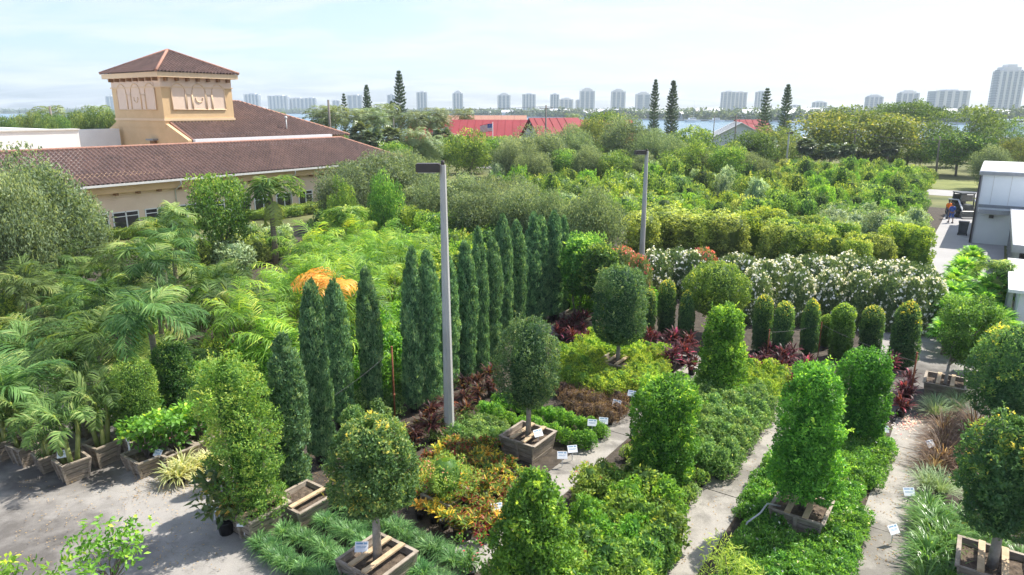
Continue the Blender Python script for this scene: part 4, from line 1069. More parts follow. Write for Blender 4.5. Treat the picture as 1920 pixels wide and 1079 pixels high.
# ------------------------------------------------------------------ bed plants
def bedplant(name, mat, cat, build, potr=.14, poth=.22):
    root = thing(name, None, cat); lv = LV(); build(lv); lv.build('foliage', F[mat], root)
    if potr: pot(root, potr, poth)
    return root
P = {}
P['liriope'] = [bedplant('liriope_clump', 'liriope', 'plant', lambda lv: rosette(lv, 230, .27, .014, (.3, 1.5), .6, (.5, .28), z=.16, r0=.13), .12, .2) for _ in range(3)]
def b_croton(t):
    def f(lv):
        for k in range(10):
            a = rs.rand() * 6.28; r = .17 * rs.rand() ** .5
            rosette(lv, 16, .15, .042, (-.1, 1.3), .35, (t, .20), z=.26 + rs.rand() * .22, c=(r * math.cos(a), r * math.sin(a)))
    return f
P['croton'] = [bedplant('croton', 'croton', 'plant', b_croton(t), .12, .2) for t in (.72, .42, .12, .40, .66, .36, .32)]
def b_dark(lv):
    for k in range(4):
        a = rs.rand() * 6.28; r = .16 * rs.rand() ** .5
        rosette(lv, 22, .38, .055, (0, 1.35), .45, (.45, .28), z=.3 + rs.rand() * .3, c=(r * math.cos(a), r * math.sin(a)))
P['dark'] = [bedplant('bronze_bromeliad', 'darkcroton', 'plant', b_dark, .15, .25) for _ in range(3)]
def b_ti(lv):
    for k in range(5):
        a = rs.rand() * 6.28; r = .2 * rs.rand() ** .5
        rosette(lv, 20, .40, .06, (.1, 1.4), .4, (.45 + .3 * (rs.rand() > .8), .24), z=.35 + rs.rand() * .4, c=(r * math.cos(a), r * math.sin(a)))
P['ti'] = [bedplant('ti_plant', 'ti', 'plant', b_ti, .16, .28) for _ in range(3)]
def b_crown(h, r, n, L, W, prof='dome', **kw):
    return lambda lv: crown(lv, .14, h, r, prof, n, L, W, **{**dict(nclump=24, rc=.12, amp=.35, lump=.2, core=.55, sides=8, tint=(.45, .2), top_tint=.25), **kw})
P['low'] = [bedplant('ground_cover_plant', 'lowgreen', 'plant', b_crown(.38, .30, 620, .075, .036), .12, .18) for _ in range(4)]
P['vivid'] = [bedplant('dwarf_green_shrub', 'vivid', 'shrub', b_crown(.42, .27, 620, .07, .036), .12, .2) for _ in range(3)]
P['lime'] = [bedplant('lime_shrub', 'lime', 'shrub', b_crown(.78, .42, 1300, .085, .03, amp=.5, lump=.3), .14, .24) for _ in range(3)]
P['gard'] = [bedplant('grey_green_shrub', 'gardenia', 'shrub', b_crown(.85, .38, 1200, .075, .036, amp=.45, lump=.25), .15, .25) for _ in range(3)]
P['red'] = [bedplant('reddish_dwarf_shrub', 'reddish', 'shrub', b_crown(.40, .32, 800, .06, .024, amp=.5, lump=.3), .13, .2) for _ in range(3)]
P['greylow'] = [bedplant('grey_green_low_shrub', 'gardenia', 'shrub', b_crown(.36, .30, 620, .06, .026, amp=.5, lump=.25), .13, .2) for _ in range(2)]
P['mixed'] = [bedplant('leafy_shrub', mt, 'shrub', b_crown(.95, .5, 1700, .10, .052, amp=.5, lump=.3), .16, .25) for mt in ('light', 'mid', 'vivid', 'mixred')]
P['smallpot'] = [bedplant('small_potted_plant', mt, 'plant', b_crown(.3, .2, 320, .055, .028, amp=.5, lump=.3), .11, .18) for mt in ('gardenia', 'reddish', 'light')]
P['grass'] = [bedplant('strap_leaved_plant', 'grassy', 'plant', lambda lv: rosette(lv, 150, .55, .026, (.2, 1.45), .6, z=.15, r0=.12), .14, .2) for _ in range(3)]
P['fount'] = [bedplant('fountain_grass', 'fountain', 'ornamental grass', lambda lv: rosette(lv, 260, .8, .016, (.2, 1.5), .6, z=.15, r0=.12), .16, .25) for _ in range(2)]
P['tuft'] = [bedplant('green_grass_tuft', 'silver', 'ornamental grass', lambda lv: rosette(lv, 240, .7, .014, (.5, 1.5), .35, (.4, .2), z=.15, r0=.12), .15, .22)]
P['spider'] = [bedplant('variegated_clump', 'spider', 'plant', lambda lv: rosette(lv, 90, .48, .035, (.2, 1.4), .55, z=.2, r0=.08), .15, .24) for _ in range(2)]
P['citrus'] = [shrub('bushy_green_shrub', 'vivid', 1.7, .75, 2600, .13, .07, 'round', nclump=60, rc=.2, amp=.35, lump=.2, tint=(.4, .2), top_tint=.35, core=.6), shrub('bushy_green_shrub', 'mid', 1.8, .8, 2600, .14, .075, 'round', nclump=60, rc=.2, amp=.35, lump=.2, tint=(.5, .2), top_tint=.3, core=.6)]

# bed b 9.1 .. 18 (nearest first)
fill(P['liriope'], [(446, 1002), (590, 930), (700, 955), (892, 1032), (868, 1110), (600, 1120)], .2, .74, .235, 'dark green strap leaved liriope clump in the rows at bottom centre', 'liriope clumps in rows', jit=.14, clear=-.15)
fill(P['croton'], [(768, 862), (850, 822), (925, 828), (962, 868), (1020, 900), (948, 965), (905, 1010), (768, 940)], .35, .40, .38, 'yellow, green and red croton in the colourful bed at bottom centre', 'crotons in the colourful bed', clear=-.2)
fill(P['greylow'], [(800, 815), (860, 775), (950, 785), (960, 822), (905, 830)], .3, .5, .48, 'low grey-green bushy plant behind the croton bed', 'grey-green plants behind the crotons', clear=-.2)
fill(P['vivid'], [(885, 762), (930, 740), (1140, 795), (1100, 840), (1040, 822)], .35, .95, .40, 'bright green dwarf shrub in rows behind the boxed blue-green topiary', 'bright green dwarf shrub rows', clear=-.25)
fill(P['red'], [(1052, 728), (1100, 712), (1190, 738), (1158, 782), (1062, 762)], .35, .50, .48, 'reddish brown dwarf shrub in the patch below the lime shrubs', 'reddish dwarf shrub patch', clear=-.2)
fill(P['lime'], [(1050, 655), (1100, 622), (1180, 632), (1262, 655), (1215, 712), (1178, 725), (1058, 705)], .7, .62, .6, 'lime green feathery shrub around the tall dark barrel topiary', 'lime shrubs round the barrel topiary', clear=-.3)
fill(P['dark'], [(748, 810), (790, 775), (835, 765), (880, 705), (935, 672), (930, 715), (880, 760), (835, 800), (780, 830)], .5, .75, .62, 'maroon and orange rosette plant along the foot of the cypress row', 'maroon rosette plants below the cypresses', clear=-.35)
fill(P['gard'], [(640, 735), (700, 690), (800, 640), (900, 600), (880, 680), (760, 720), (730, 800), (650, 800)], .7, 1.0, .9, 'grey-green bushy shrub beneath the row of cypresses', 'grey-green shrubs beneath the cypresses', clear=-.2)
fill(P['ti'], [(1040, 625), (1062, 588), (1100, 590), (1105, 640)], .6, .8, .7, 'dark burgundy ti plant by the boxed tree beyond the cypresses', 'burgundy ti plants by the cypresses', clear=-.2)
fill(P['ti'], [(1212, 660), (1222, 625), (1316, 636), (1312, 690)], .6, .95, .85, 'pink and burgundy ti plant by the small orange-tipped columns', 'ti plants by the small columns', clear=-.2)
fill(P['ti'], [(1398, 680), (1405, 640), (1515, 655), (1540, 690), (1500, 722)], .6, .95, .9, 'burgundy ti plant at the far end of the main walkway', 'ti plants at the walkway end', clear=-.2)
fill(P['ti'], [(1660, 715), (1668, 680), (1712, 690), (1722, 740), (1690, 760)], .6, .85, .8, 'hot pink ti plant near the rusty post beside the road', 'pink ti plants by the rusty post', clear=-.2)
# bed b 5.4 .. 8.2
fill(P['mixed'], [(1085, 925), (1110, 870), (1175, 885), (1270, 930), (1262, 985), (1180, 1110), (1060, 1110)], .85, .62, .60, 'leafy mixed green shrub in the bed left of the main walkway', 'leafy shrubs left of the main walkway', clear=-.35, miss=.05)
fill(P['smallpot'], [(1262, 930), (1300, 860), (1345, 848), (1300, 925), (1262, 985)], .3, .40, .38, 'small black pot plant along the left edge of the main walkway', 'small pots edging the main walkway', clear=-.3)
fill(P['smallpot'], [(1160, 850), (1185, 810), (1235, 800), (1180, 890)], .3, .45, .42, 'small potted plant at the foot of the wide clipped column', 'small pots by the wide column', clear=-.4)
fill(P['gard'], [(1300, 745), (1320, 700), (1455, 742), (1440, 770), (1352, 865), (1302, 850)], .7, .48, .46, 'grey-green leafy shrub in the bed along the main walkway', 'grey-green shrubs along the main walkway', clear=-.35)
fill(P['lime'], [(1385, 712), (1400, 680), (1475, 700), (1455, 738)], .6, .6, .58, 'lime shrub by the tapering topiary at the walkway end', 'lime shrubs by the tapering topiary', clear=-.3)
# bed b 1.4 .. 4.3
fill(P['low'], [(1335, 1110), (1402, 935), (1482, 818), (1545, 775), (1660, 800), (1670, 822), (1605, 985), (1585, 1110)], .35, .42, .40, 'leafy green ground cover plant in the bed around the leaning boxed cone', 'ground cover in the bed right of the main walkway', clear=-.22)
# bed b < .5
fill(P['grass'], [(1690, 1110), (1715, 975), (1745, 945), (1790, 1000), (1800, 1110)], .3, .48, .42, 'bright green strap leaved clump at the bottom right', 'strap leaved clumps at bottom right', clear=-.3)
fill(P['grass'], [(1700, 950), (1715, 925), (1800, 960), (1930, 1050), (1930, 1110), (1800, 1060)], .3, .5, .45, 'dark strap leaved clump beneath the orange tipped topiary', 'strap leaved clumps under the orange tipped topiary', clear=-.3)
fill(P['fount'], [(1735, 850), (1750, 780), (1815, 772), (1850, 800), (1800, 885)], .5, .75, .7, 'brown fountain grass clump beside the right walkway', 'brown fountain grasses', clear=-.5)
for px, py in ((1735, 925), (1762, 935)):
    x, y = G(px, py); place(P['tuft'][0], x, y, None, 1.0, 'wispy grey-green grass tuft below the brown fountain grass', 'wispy tufts below the fountain grass')
fill(P['tuft'], [(1740, 770), (1750, 745), (1800, 745), (1815, 770)], .4, .7, .6, 'green grass tuft behind the brown fountain grass', 'grass tufts behind the fountain grass', clear=-.5)

# ------------------------------------------------------------------ planters and palms along the left
protoYP = [feather_palm('young_palm', 1.05, .075, 13, .95, .36, .03, 'palm', arch=1.7, nl=26, stemsn=3, fwd=.8, blow=(-.3, -.15, 0), shaft=.35, tint=(.45, .2), spread=.2, trunkmat='crownshaft', eln=(.35, 1.45), wind=(-.15, -.1)) for _ in range(2)]
for r in protoYP: planter(r, .74, .46, boards=0, taper=.72)
yp = [(140, 897, 728, 'young palm in the front tapered wooden box on the open concrete', 0), (196, 868, 690, 'young palm in wooden box behind the front palm, beside red hoses', 1), (98, 878, 742, 'young palm in wooden box just left behind the front palm', 1), (55, 866, 708, 'young palm in wooden box near the left edge', 0), (14, 856, 700, 'young palm at the far left edge in a wooden box', 1), (170, 815, 640, 'taller young palm in box in the second row of boxes', 0)]
for px, py, top, l, k in yp:
    x, y = G(px, py); h = top_h(y, top); s = .92
    place(protoYP[k], x, y, ROWANG + rs.uniform(-.15, .15), (s, s, min(1.4, max(.85, h / 2.1))), l); KEEP.append((x, y, .9))
bl = thing('broad_leaved_shrub', None, 'shrub'); lv = LV(); C = tree_crown(lv, 1.1, .62, .62, 22, 620, .17, .10, cr=.4, tint=(.38, .16), hollow=.25); lv.build('foliage', F['bright'], bl)
stems(bl, [([(0, 0, .3), tuple(C[k] * .5 + [0, 0, .3]), tuple(C[k])], [.03, .02, .008]) for k in range(6)], name='stem')
planter(bl, .95, .5, boards=0, taper=.8)
for px, py, l in ((280, 880, 'broad leaved bright green shrub in wooden box beside the sign stake'), (330, 868, 'broad leaved bright shrub behind the variegated clumps'), (378, 845, 'broad leaved bright shrub next to the light green hedge tree')):
    x, y = G(px, py); place(bl, x, y, ROWANG, 1.0, l); KEEP.append((x, y, .8))
for i, (px, py) in enumerate(((322, 905), (338, 908), (352, 898), (366, 893), (382, 886), (396, 880), (412, 872), (345, 890))):
    x, y = G(px, py); place(P['spider'][i % 2], x, y, None, rs.uniform(.85, 1.1), 'cream and green variegated clump in a black pot by the concrete', 'variegated clumps edging the concrete')
def b_fig(lv):
    C = tree_crown(lv, 1.05, .55, .7, 26, 420, .26, .11, cr=.4, tint=(.45, .25))
root = bedplant('fig_plant', 'fig', 'plant', b_fig, .2, .35)
x, y = G(425, 1000); place(root, x, y, 0, 1.0, 'dark plant with large drooping leaves in front of the light hedge tree'); KEEP.append((x, y, .6))
# near tree tops at the bottom left, wispy bamboo and hibiscus at the bottom
def near_top(label, px, py, H, r, n, mat, L, W, ncl=26, name='leafy_tree'):
    x, y = G(px, py, H); root = thing(name, label, 'tree', (x, y, 0)); lv = LV()
    C = tree_crown(lv, H - r * .9, r, r * .95, ncl, n, L, W, cr=.36, tint=(.42, .15), hollow=.3)
    lv.build('crown', F[mat], root); m = MB(); trunk_limbs(m, H, .035, C, H - r * 1.9, 14); m.build('trunk', M['bark'], root); return root
near_top('leafy bright green tree top rising from the bottom edge at left', 188, 985, 2.4, .70, 560, 'bright', .14, .07)
near_top('leafy green tree top cut by the bottom left corner', 22, 1052, 2.4, .6, 480, 'bright', .14, .07)
near_top('wispy light green bamboo-like shrub at bottom right of the main walkway', 1375, 1030, 1.3, .8, 1500, 'bamboo', .16, .018, 30, 'wispy_shrub')
x, y = G(880, 1085)
hb = bedplant('hibiscus', 'hibiscus', 'shrub', lambda lv: tree_crown(lv, .75, .38, .5, 14, 240, .10, .05, cr=.4, flower=.06), .14, .22); place(hb, x, y, 0, 1, 'sparse hibiscus with red flowers at the bottom centre edge'); KEEP.append((x, y, .3))
x, y = G(838, 950)
pf = thing('pink_flowering_shrub', 'pink flowering green shrub in small box amid the crotons', 'shrub', (x, y, 0), ROWANG)
lv = LV(); crown(lv, .45, .95, .72, 'round', 3000, .07, .034, nclump=50, rc=.16, amp=.4, lump=.2, tint=(.5, .22), core=.5, flower=0); lv.build('foliage', F['mixred'], pf); planter(pf, .9, .4, boards=0); KEEP.append((x, y, .6))

# the dense grove of palms on the left
protoP = [feather_palm('grove_palm', h, .10, 12, 1.75, .60, .036, 'palm', arch=1.75, nl=34, droop=.55, vee=.2, shaft=.4, tint=(.36, .16), eln=(.45, 1.5), wind=(-.35, -.2), fvar=.2, dead=1, blow=(-.45, -.2, -.15), fwd=.9) for h in (1.3, 2.6, .8, 2.0)]
fill(protoP, [(-40, 690), (200, 690), (425, 640), (468, 520), (455, 462), (220, 452), (70, 470), (-40, 520)], 2.9, 2.4, 2.3, 'dark feather palm with drooping fronds in the dense palm grove', 'palms in the dense grove', jit=.25, scale=(.85, 1.2), keep=False, off=True)
protoA = [feather_palm('areca_palm', h, .05, 26, 2.0, .55, .035, 'areca', arch=1.35, nl=26, droop=.85, fvar=.16, stemsn=3, shaft=.6, tint=(.48, .18), spread=.45, eln=(.1, 1.45), vee=.15) for h in (1.5, 2.2, 1.0)]
fill(protoA, [(452, 560), (470, 470), (560, 430), (690, 400), (770, 410), (765, 470), (690, 520), (600, 570), (520, 600)], 3.3, 2.6, 2.5, 'yellow-green feathery areca palm behind the cypress row', 'areca palms behind the cypresses', jit=.25, scale=(.85, 1.15), keep=False, off=True)
gp = feather_palm('areca_palm', 1.7, .05, 14, 2.1, .5, .04, 'areca', arch=1.3, nl=28, droop=.8, stemsn=2, shaft=.6, tint=(.3, .2), spread=.3)
lv = LV()
for k in range(7): frond(lv, (0, 0, 2.25), 2.7 + k * .35, 1.05, 2.5, 28, .06, .5, 1.7, .1, (.5, .3), .8)
lv.build('golden_fronds', F['golden'], gp)
x, y = G(655, 498, 4.0); place(gp, x, y, 0, (1.05, 1.05, 1.16), 'areca palm with arching golden dying fronds behind the cypresses')
fill(P['citrus'], [(455, 660), (480, 620), (560, 600), (700, 560), (775, 540), (800, 600), (740, 660), (660, 720), (560, 660), (490, 690)], 1.6, 1.7, 1.6, 'bushy green shrub between the areca palms and the cypress row', 'bushy shrubs behind the cypresses', jit=.2, keep=True)
fill(P['citrus'], [(0, 760), (20, 690), (220, 690), (420, 690), (470, 700), (420, 760), (300, 760), (120, 780)], 1.5, 2.0, 1.9, 'bushy green shrub at the foot of the palm grove', 'bushy shrubs below the palm grove', jit=.2, keep=True)

ys = shrub('golden_shrub', 'yellow', 1.9, .8, 2600, .10, .05, 'round', potted=False, nclump=60, rc=.2, amp=.4, lump=.2, tint=(.75, .2), core=.5)
for px, py, l in ((8, 545, 'golden yellow shrub at the left edge beside the palm grove, upper one'), (14, 600, 'golden yellow shrub at the left edge beside the palm grove, lower one')):
    x, y = G(px, py, 2.0); place(ys, x, y, None, 1.0, l)
fill([P['citrus'][1]], [(0, 700), (430, 690), (455, 560), (440, 480), (60, 500), (0, 560)], 1.0, 3.4, 3.2, 'dark green shrub growing low between the grove palms', 'low shrubs in the palm grove', jit=.3, keep=True, scale=(.7, .9))

# ------------------------------------------------------------------ middle ground: clipped hedge shrubs beyond the oleanders
def block(mat, r=.85, h=3.2, n=6500, sq=.3, **kw):
    return shrub('hedge_shrub', mat, h, r, n, .13, .07, 'block', potted=False, z0=.15, **{**dict(nclump=110, rc=.2, amp=.38, lump=.18, square=sq, tint=(.42, .18), top_tint=.45, core=.78), **kw})
protoB = {'olive': [block('brownish', amp=.5, lump=.3, tint=(.4, .2), top_tint=.35, sq=.15), block('brownish', amp=.5, lump=.3, tint=(.5, .2), top_tint=.3, sq=.1)], 'lime': [block('yellow', tint=(.55, .18))], 'green': [block('mid'), block('light', tint=(.5, .18))], 'ygreen': [block('light', top_tint=.6)]}
hb_ = [(1205, 402, 60, 'olive'), (1240, 392, 80, 'olive'), (1292, 398, 78, 'olive'), (1335, 402, 76, 'olive'), (1372, 408, 60, 'olive'), (1408, 396, 64, 'lime'), (1440, 394, 60, 'lime'), (1478, 408, 68, 'green'), (1515, 400, 50, 'green'), (1532, 424, 62, 'ygreen'), (1580, 420, 58, 'ygreen'), (1622, 432, 62, 'green'), (1655, 436, 50, 'olive'), (1690, 424, 62, 'lime'), (1722, 428, 55, 'lime'), (1456, 420, 50, 'olive'), (1500, 430, 56, 'green'), (1560, 440, 56, 'green'), (1608, 445, 50, 'ygreen')]
KL = {'olive': 'bronze-olive loose hedge shrub in the tall hedge behind the oleanders', 'lime': 'yellow-green clipped hedge shrub in the tall hedge behind the oleanders', 'green': 'dark green hedge shrub in the tall hedge behind the oleanders', 'ygreen': 'light green flat topped hedge shrub in the tall hedge behind the oleanders'}
for i, (px, top, w, k) in enumerate(hb_):
    H = 3.3; x, y = G(px, top, H); s = w / 2 / FP * dep(y, 2) / .85
    pr = protoB[k]; place(pr[i % len(pr)], x, y, ROWANG, (s, s, H / 3.35 * rs.uniform(.95, 1.05)), KL[k], KL[k].split(' in the')[0] + ' row')
# far rows of mixed nursery shrubs
NM = {'mid': 'nursery_shrub', 'vivid': 'bright_shrub', 'light': 'light_shrub', 'dark': 'dark_shrub', 'silver': 'silver_shrub', 'yellow': 'yellow_shrub', 'brownish': 'bronze_shrub', 'gardenia': 'grey_shrub'}
def msh(mat, h, r, n=1900, L=.15, W=.075, prof='round', **kw):
    return shrub(NM[mat], mat, h, r, n, L, W, prof, potted=False, z0=.1, **{**dict(nclump=46, rc=.26, amp=.6, lump=.34, stray=60, tint=(.45, .2), top_tint=.35, core=.62), **kw})
protoM = [msh('mid', 2.0, .95), msh('mid', 1.7, 1.0), msh('vivid', 1.9, .9), msh('light', 1.8, 1.0), msh('dark', 2.2, .95), msh('silver', 1.7, .9), msh('silver', 2.3, .8, prof='egg'), msh('yellow', 1.6, .9), msh('brownish', 1.7, .95), msh('mid', 2.4, .7, prof='column'), msh('gardenia', 1.9, 1.0)]
ML = 'mixed green nursery shrub in the far potted rows by the service road'
n1 = fill([protoM[i] for i in (0, 1, 2, 2, 3, 3, 0, 7, 8, 4, 10, 9)], [(1440, 392), (1724, 400), (1742, 318), (1470, 308), (1430, 330)], 1.7, 2.15, 2.05, ML, 'shrubs in the far rows by the road', jit=.3, scale=(.8, 1.15), keep=False, off=True, zvar=(.8, 1.5))
fill([protoM[5], protoM[6], protoM[10]], [(1490, 418), (1540, 388), (1728, 400), (1722, 445), (1640, 425)], 1.4, 2.2, 2.0, 'silvery leaved shrub between the tall hedge and the far rows', 'silvery shrubs behind the tall hedge', jit=.25, keep=False)
n2 = fill([protoM[i] for i in (0, 1, 2, 3, 3, 4, 7, 8, 9, 10, 6)], [(930, 372), (1190, 402), (1440, 398), (1440, 325), (1200, 305), (930, 318)], 2.0, 2.9, 2.7, 'mixed nursery shrub in the middle rows around the lamp pole', 'shrubs in the middle rows', jit=.3, scale=(.9, 1.35), keep=False, off=True, zvar=(.85, 1.5))
# young yellow palms in the middle rows
protoYY = feather_palm('yellow_palm', .8, .06, 13, 1.9, .6, .06, 'areca', arch=1.2, nl=20, droop=.5, stemsn=1, shaft=.4, tint=(.55, .2), eln=(.1, 1.4))
for px, top in ((1110, 330), (1135, 332), (1180, 338), (1240, 340), (1262, 355), (1285, 362), (1300, 352), (1250, 372), (1150, 345), (1215, 350)):
    x, y = G(px, top, 3.0); place(protoYY, x, y, None, rs.uniform(.9, 1.2), 'yellow-green young palm rising amid the middle nursery rows', 'yellow palms in the middle rows')
# clipped tall columns, far middle
protoT = block('light', .62, 3.6, 3000, sq=.3, tint=(.35, .18), top_tint=.6)
for k in range(13):
    px = 1052 + k * 11.4; x, y = G(px, 296 - k * .9, 3.7); place(protoT, x, y, ROWANG, (1.0, 1.0, rs.uniform(.92, 1.05)), 'tall clipped yellow-green column in the screen of columns beyond the oaks', 'tall clipped columns')
# hedge pieces near the building and the long clipped hedge behind the arecas
protoH = [block('light', .9, 1.9, 3000, tint=(.42, .2)), block('yellow', .9, 1.9, 3000, tint=(.35, .2))]
for k, (px, top) in enumerate(((690, 392), (722, 388), (752, 390), (780, 396), (806, 402), (700, 400), (860, 398), (890, 398), (920, 398), (945, 392), (975, 388))):
    x, y = G(px, top, 2.7); place(protoH[k % 2 if k < 6 else 0], x, y, ROWANG, (1.1, 1.1, 1.4), 'light green clipped hedge block behind the areca palms', 'clipped hedge blocks behind the arecas')
for k in range(13):
    q = 2.0 + k * 1.75; p = BP(q, -.3, 0); place(protoH[1], p[0], p[1], ROWANG, (1.0, .7, .45), 'low yellow-green hedge shrub along the foot of the ochre wall', 'low hedge at the ochre building')
for k in range(10):
    q = 16 + k * 1.9; p = BP(q, -1.4, 0); place(protoH[0], p[0], p[1], ROWANG, (1.0, .8, .5), 'low green hedge shrub in front of the yellow wall hedge', 'second low hedge at the ochre building')
fill([protoM[5], protoM[10], protoM[8]], [(300, 452), (380, 440), (470, 430), (560, 430), (470, 470), (330, 475)], 1.6, 2.0, 1.9, 'grey leaved olive-like shrub between the palm grove and the building', 'grey shrubs before the building', keep=False, jit=.25)
fill([protoM[9], protoM[0], protoM[4]], [(585, 430), (600, 398), (690, 390), (690, 425), (640, 440)], 2.0, 1.8, 1.7, 'upright green shrub by the leaning palm near the building', 'upright shrubs near the building', keep=False, jit=.25)
fill([protoM[2], protoM[3], protoM[0]], [(690, 470), (770, 415), (900, 412), (1000, 410), (1120, 470), (1060, 480), (960, 440), (830, 470), (770, 490)], 1.9, 1.9, 1.8, 'bright shrub in the rows between the oaks and the cypresses', 'bright shrubs behind the cypresses', keep=False, jit=.25)
fill([protoM[9], protoM[3], protoM[7]], [(800, 470), (1060, 420), (1080, 500), (960, 520), (830, 540)], 2.0, 1.8, 1.7, 'upright yellow-green shrub just behind the cypress row', 'upright shrubs just behind the cypresses', keep=False, jit=.25)
fill([protoM[4], protoM[0], protoM[2]], [(1060, 470), (1130, 470), (1180, 520), (1230, 545), (1180, 560), (1060, 520)], 1.9, 1.9, 1.8, 'dark green shrub behind the boxed trees beyond the cypress row', 'dark shrubs behind the boxed trees', keep=False, jit=.25)

# ------------------------------------------------------------------ oaks and other trees
def tproto(name, mat, ncl, n, L, W, trunk=.16, cz=.60, rx=.42, rz=.40, cr=.32, hollow=.5, split=.25, tint=(.45, .2), bark='bark', flat=.75, k=9, up=.5):
    """a tree of height 10 m; scaled when placed"""
    root = thing(name, None, 'tree'); lv = LV()
    C = tree_crown(lv, cz * 10, rx * 10, rz * 10 * .86, ncl, n, L, W, cr=cr, hollow=hollow, tint=tint, flat=flat, up=up)
    lv.build('crown', F[mat], root); m = MB(); trunk_limbs(m, 10, trunk, C, split * 10, k, .3); m.build('trunk', M[bark], root); return root
PT = {
 'oak': [tproto('live_oak', 'oak', 110, 19000, .36, .18, rx=.62, cz=.55, rz=.47, hollow=.35, cr=.34) for _ in range(3)],
 'broad': [tproto('shade_tree', 'mid', 70, 6500, .42, .22, rx=.46, cz=.60, rz=.42) for _ in range(3)],
 'darkb': [tproto('dark_tree', 'dark', 70, 6500, .42, .22, rx=.50, cz=.58, rz=.42, tint=(.6, .2)) for _ in range(2)],
 'shore': [tproto('shore_tree', 'mangrove', 70, 7500, .46, .24, rx=.6, cz=.53, rz=.46) for _ in range(3)],
 'spread': [tproto('spreading_tree', 'ybig', 130, 17000, .42, .24, rx=.85, cz=.56, rz=.42, cr=.25, flat=.55, hollow=.3)],
 'umb': [tproto('umbrella_tree', 'mangrove', 70, 8000, .40, .2, rx=.75, cz=.70, rz=.28, cr=.22, flat=.35, hollow=.2, tint=(.35, .2))],
 'open': [tproto('open_branched_tree', 'mangrove', 70, 7000, .36, .18, rx=.75, cz=.66, rz=.36, cr=.18, flat=.5, hollow=.3, k=24, bark='pale_bark')],
}
_dims = {}
def bg(kind, px, top, wpx, D, label, group=None, i=None, base=0, h=None):
    y = D; x = at_dist(px, y, 4); H = h or top_h(y, top)
    p = PT[kind][(i if i is not None else rs.randint(9)) % len(PT[kind])]
    me = [c for c in p.children if c.name.startswith('crown')][0].data
    if me.name not in _dims:
        co = np.empty(len(me.vertices) * 3, np.float32); me.vertices.foreach_get('co', co); co = co.reshape(-1, 3)
        _dims[me.name] = (np.percentile(np.hypot(co[:, 0], co[:, 1]), 96), np.percentile(co[:, 2], 99.3))
    p_r, p_h = _dims[me.name]
    s = wpx / 2 / FP * dep(y, 4) / p_r * 1.08
    return place(p, x, y, None, (s, s, H / p_h), label, group)
OL = 'grey-green live oak with soft rounded crown within the nursery'
bg('oak', 40, 285, 215, 36, 'large grey-green live oak at the far left edge before the building', i=0)
bg('oak', 15, 330, 150, 33, 'dense lower live oak crown at the far left edge', i=1)
bg('oak', 142, 372, 95, 39, 'smaller grey-green live oak right of the large one at far left', i=1)
bg('oak', 700, 288, 170, 62, 'large live oak hiding the right end of the tiled building', i=2)
bg('oak', 652, 318, 110, 58, 'live oak with leaning palm before it at the building end', i=0)
bg('oak', 775, 286, 120, 66, 'live oak at the hip end of the tiled roof, beside the lamp head', i=2)
bg('oak', 752, 300, 110, 66, 'live oak left behind the nearest lamp pole', i=1)
for k, (px, top, w, D) in enumerate(((815, 332, 110, 55), (870, 330, 110, 56), (925, 335, 110, 55), (905, 350, 120, 49), (985, 352, 120, 47), (1030, 360, 90, 45), (960, 335, 110, 58))):
    bg('oak', px, top, w, D, 'soft grey-green live oak in the oak rows behind the cypresses', 'live oaks behind the cypresses', i=k)
bg('oak', 1108, 356, 118, 40, 'rounded grey-green live oak closest behind the cypress row end', i=2)
bg('broad', 1095, 428, 80, 36, 'round dense green tree below the closest live oak', i=1, h=3.6)
bg('broad', 720, 325, 60, 48, 'yellow-green loquat-like tree in front of the large live oak', i=0)
bg('broad', 640, 335, 60, 46, 'loose green tree behind the leaning palm', i=2)
bg('broad', 412, 330, 105, 43, 'broad leafy tree with pale palm fronds in front of the building windows', i=1)
# palms by the building and the leaning palm
protoW = [feather_palm('windblown_palm', 4.0, .15, 16, 2.0, .6, .07, 'palm', arch=2.6, nl=24, droop=.7, shaft=.4, tint=(.55, .25), wind=(.7, -.2), eln=(.7, 1.5), dead=5, blow=(.4, -.1, -.1), fwd=.8) for _ in range(2)]
for k, (px, top, D, l) in enumerate(((328, 352, 41, 'windblown palm in front of the building windows at left'), (508, 312, 44, 'tall windblown palm with upswept fronds before the building wall'), (652, 358, 42, 'small palm with a brown trunk and long flat fronds beside the oaks'))):
    x = at_dist(px, D, 4); h = top_h(D, top); place(protoW[k % 2], x, D, 0.4 + k, h / 5.8, l)
x, y = G(1880, 478, 3.2); place(protoW[0], x, y, 2.0, .62, 'drooping palm in front of the annex roof at the right edge')
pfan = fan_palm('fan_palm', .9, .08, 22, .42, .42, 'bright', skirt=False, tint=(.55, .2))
fill([pfan], [(1770, 600), (1785, 540), (1800, 470), (1838, 450), (1860, 520), (1900, 590), (1880, 640)], 1.6, 1.5, 1.4, 'bright green fan palm beside the annex and the service road', 'fan palms beside the annex', keep=False, jit=.25, scale=(.9, 1.4))

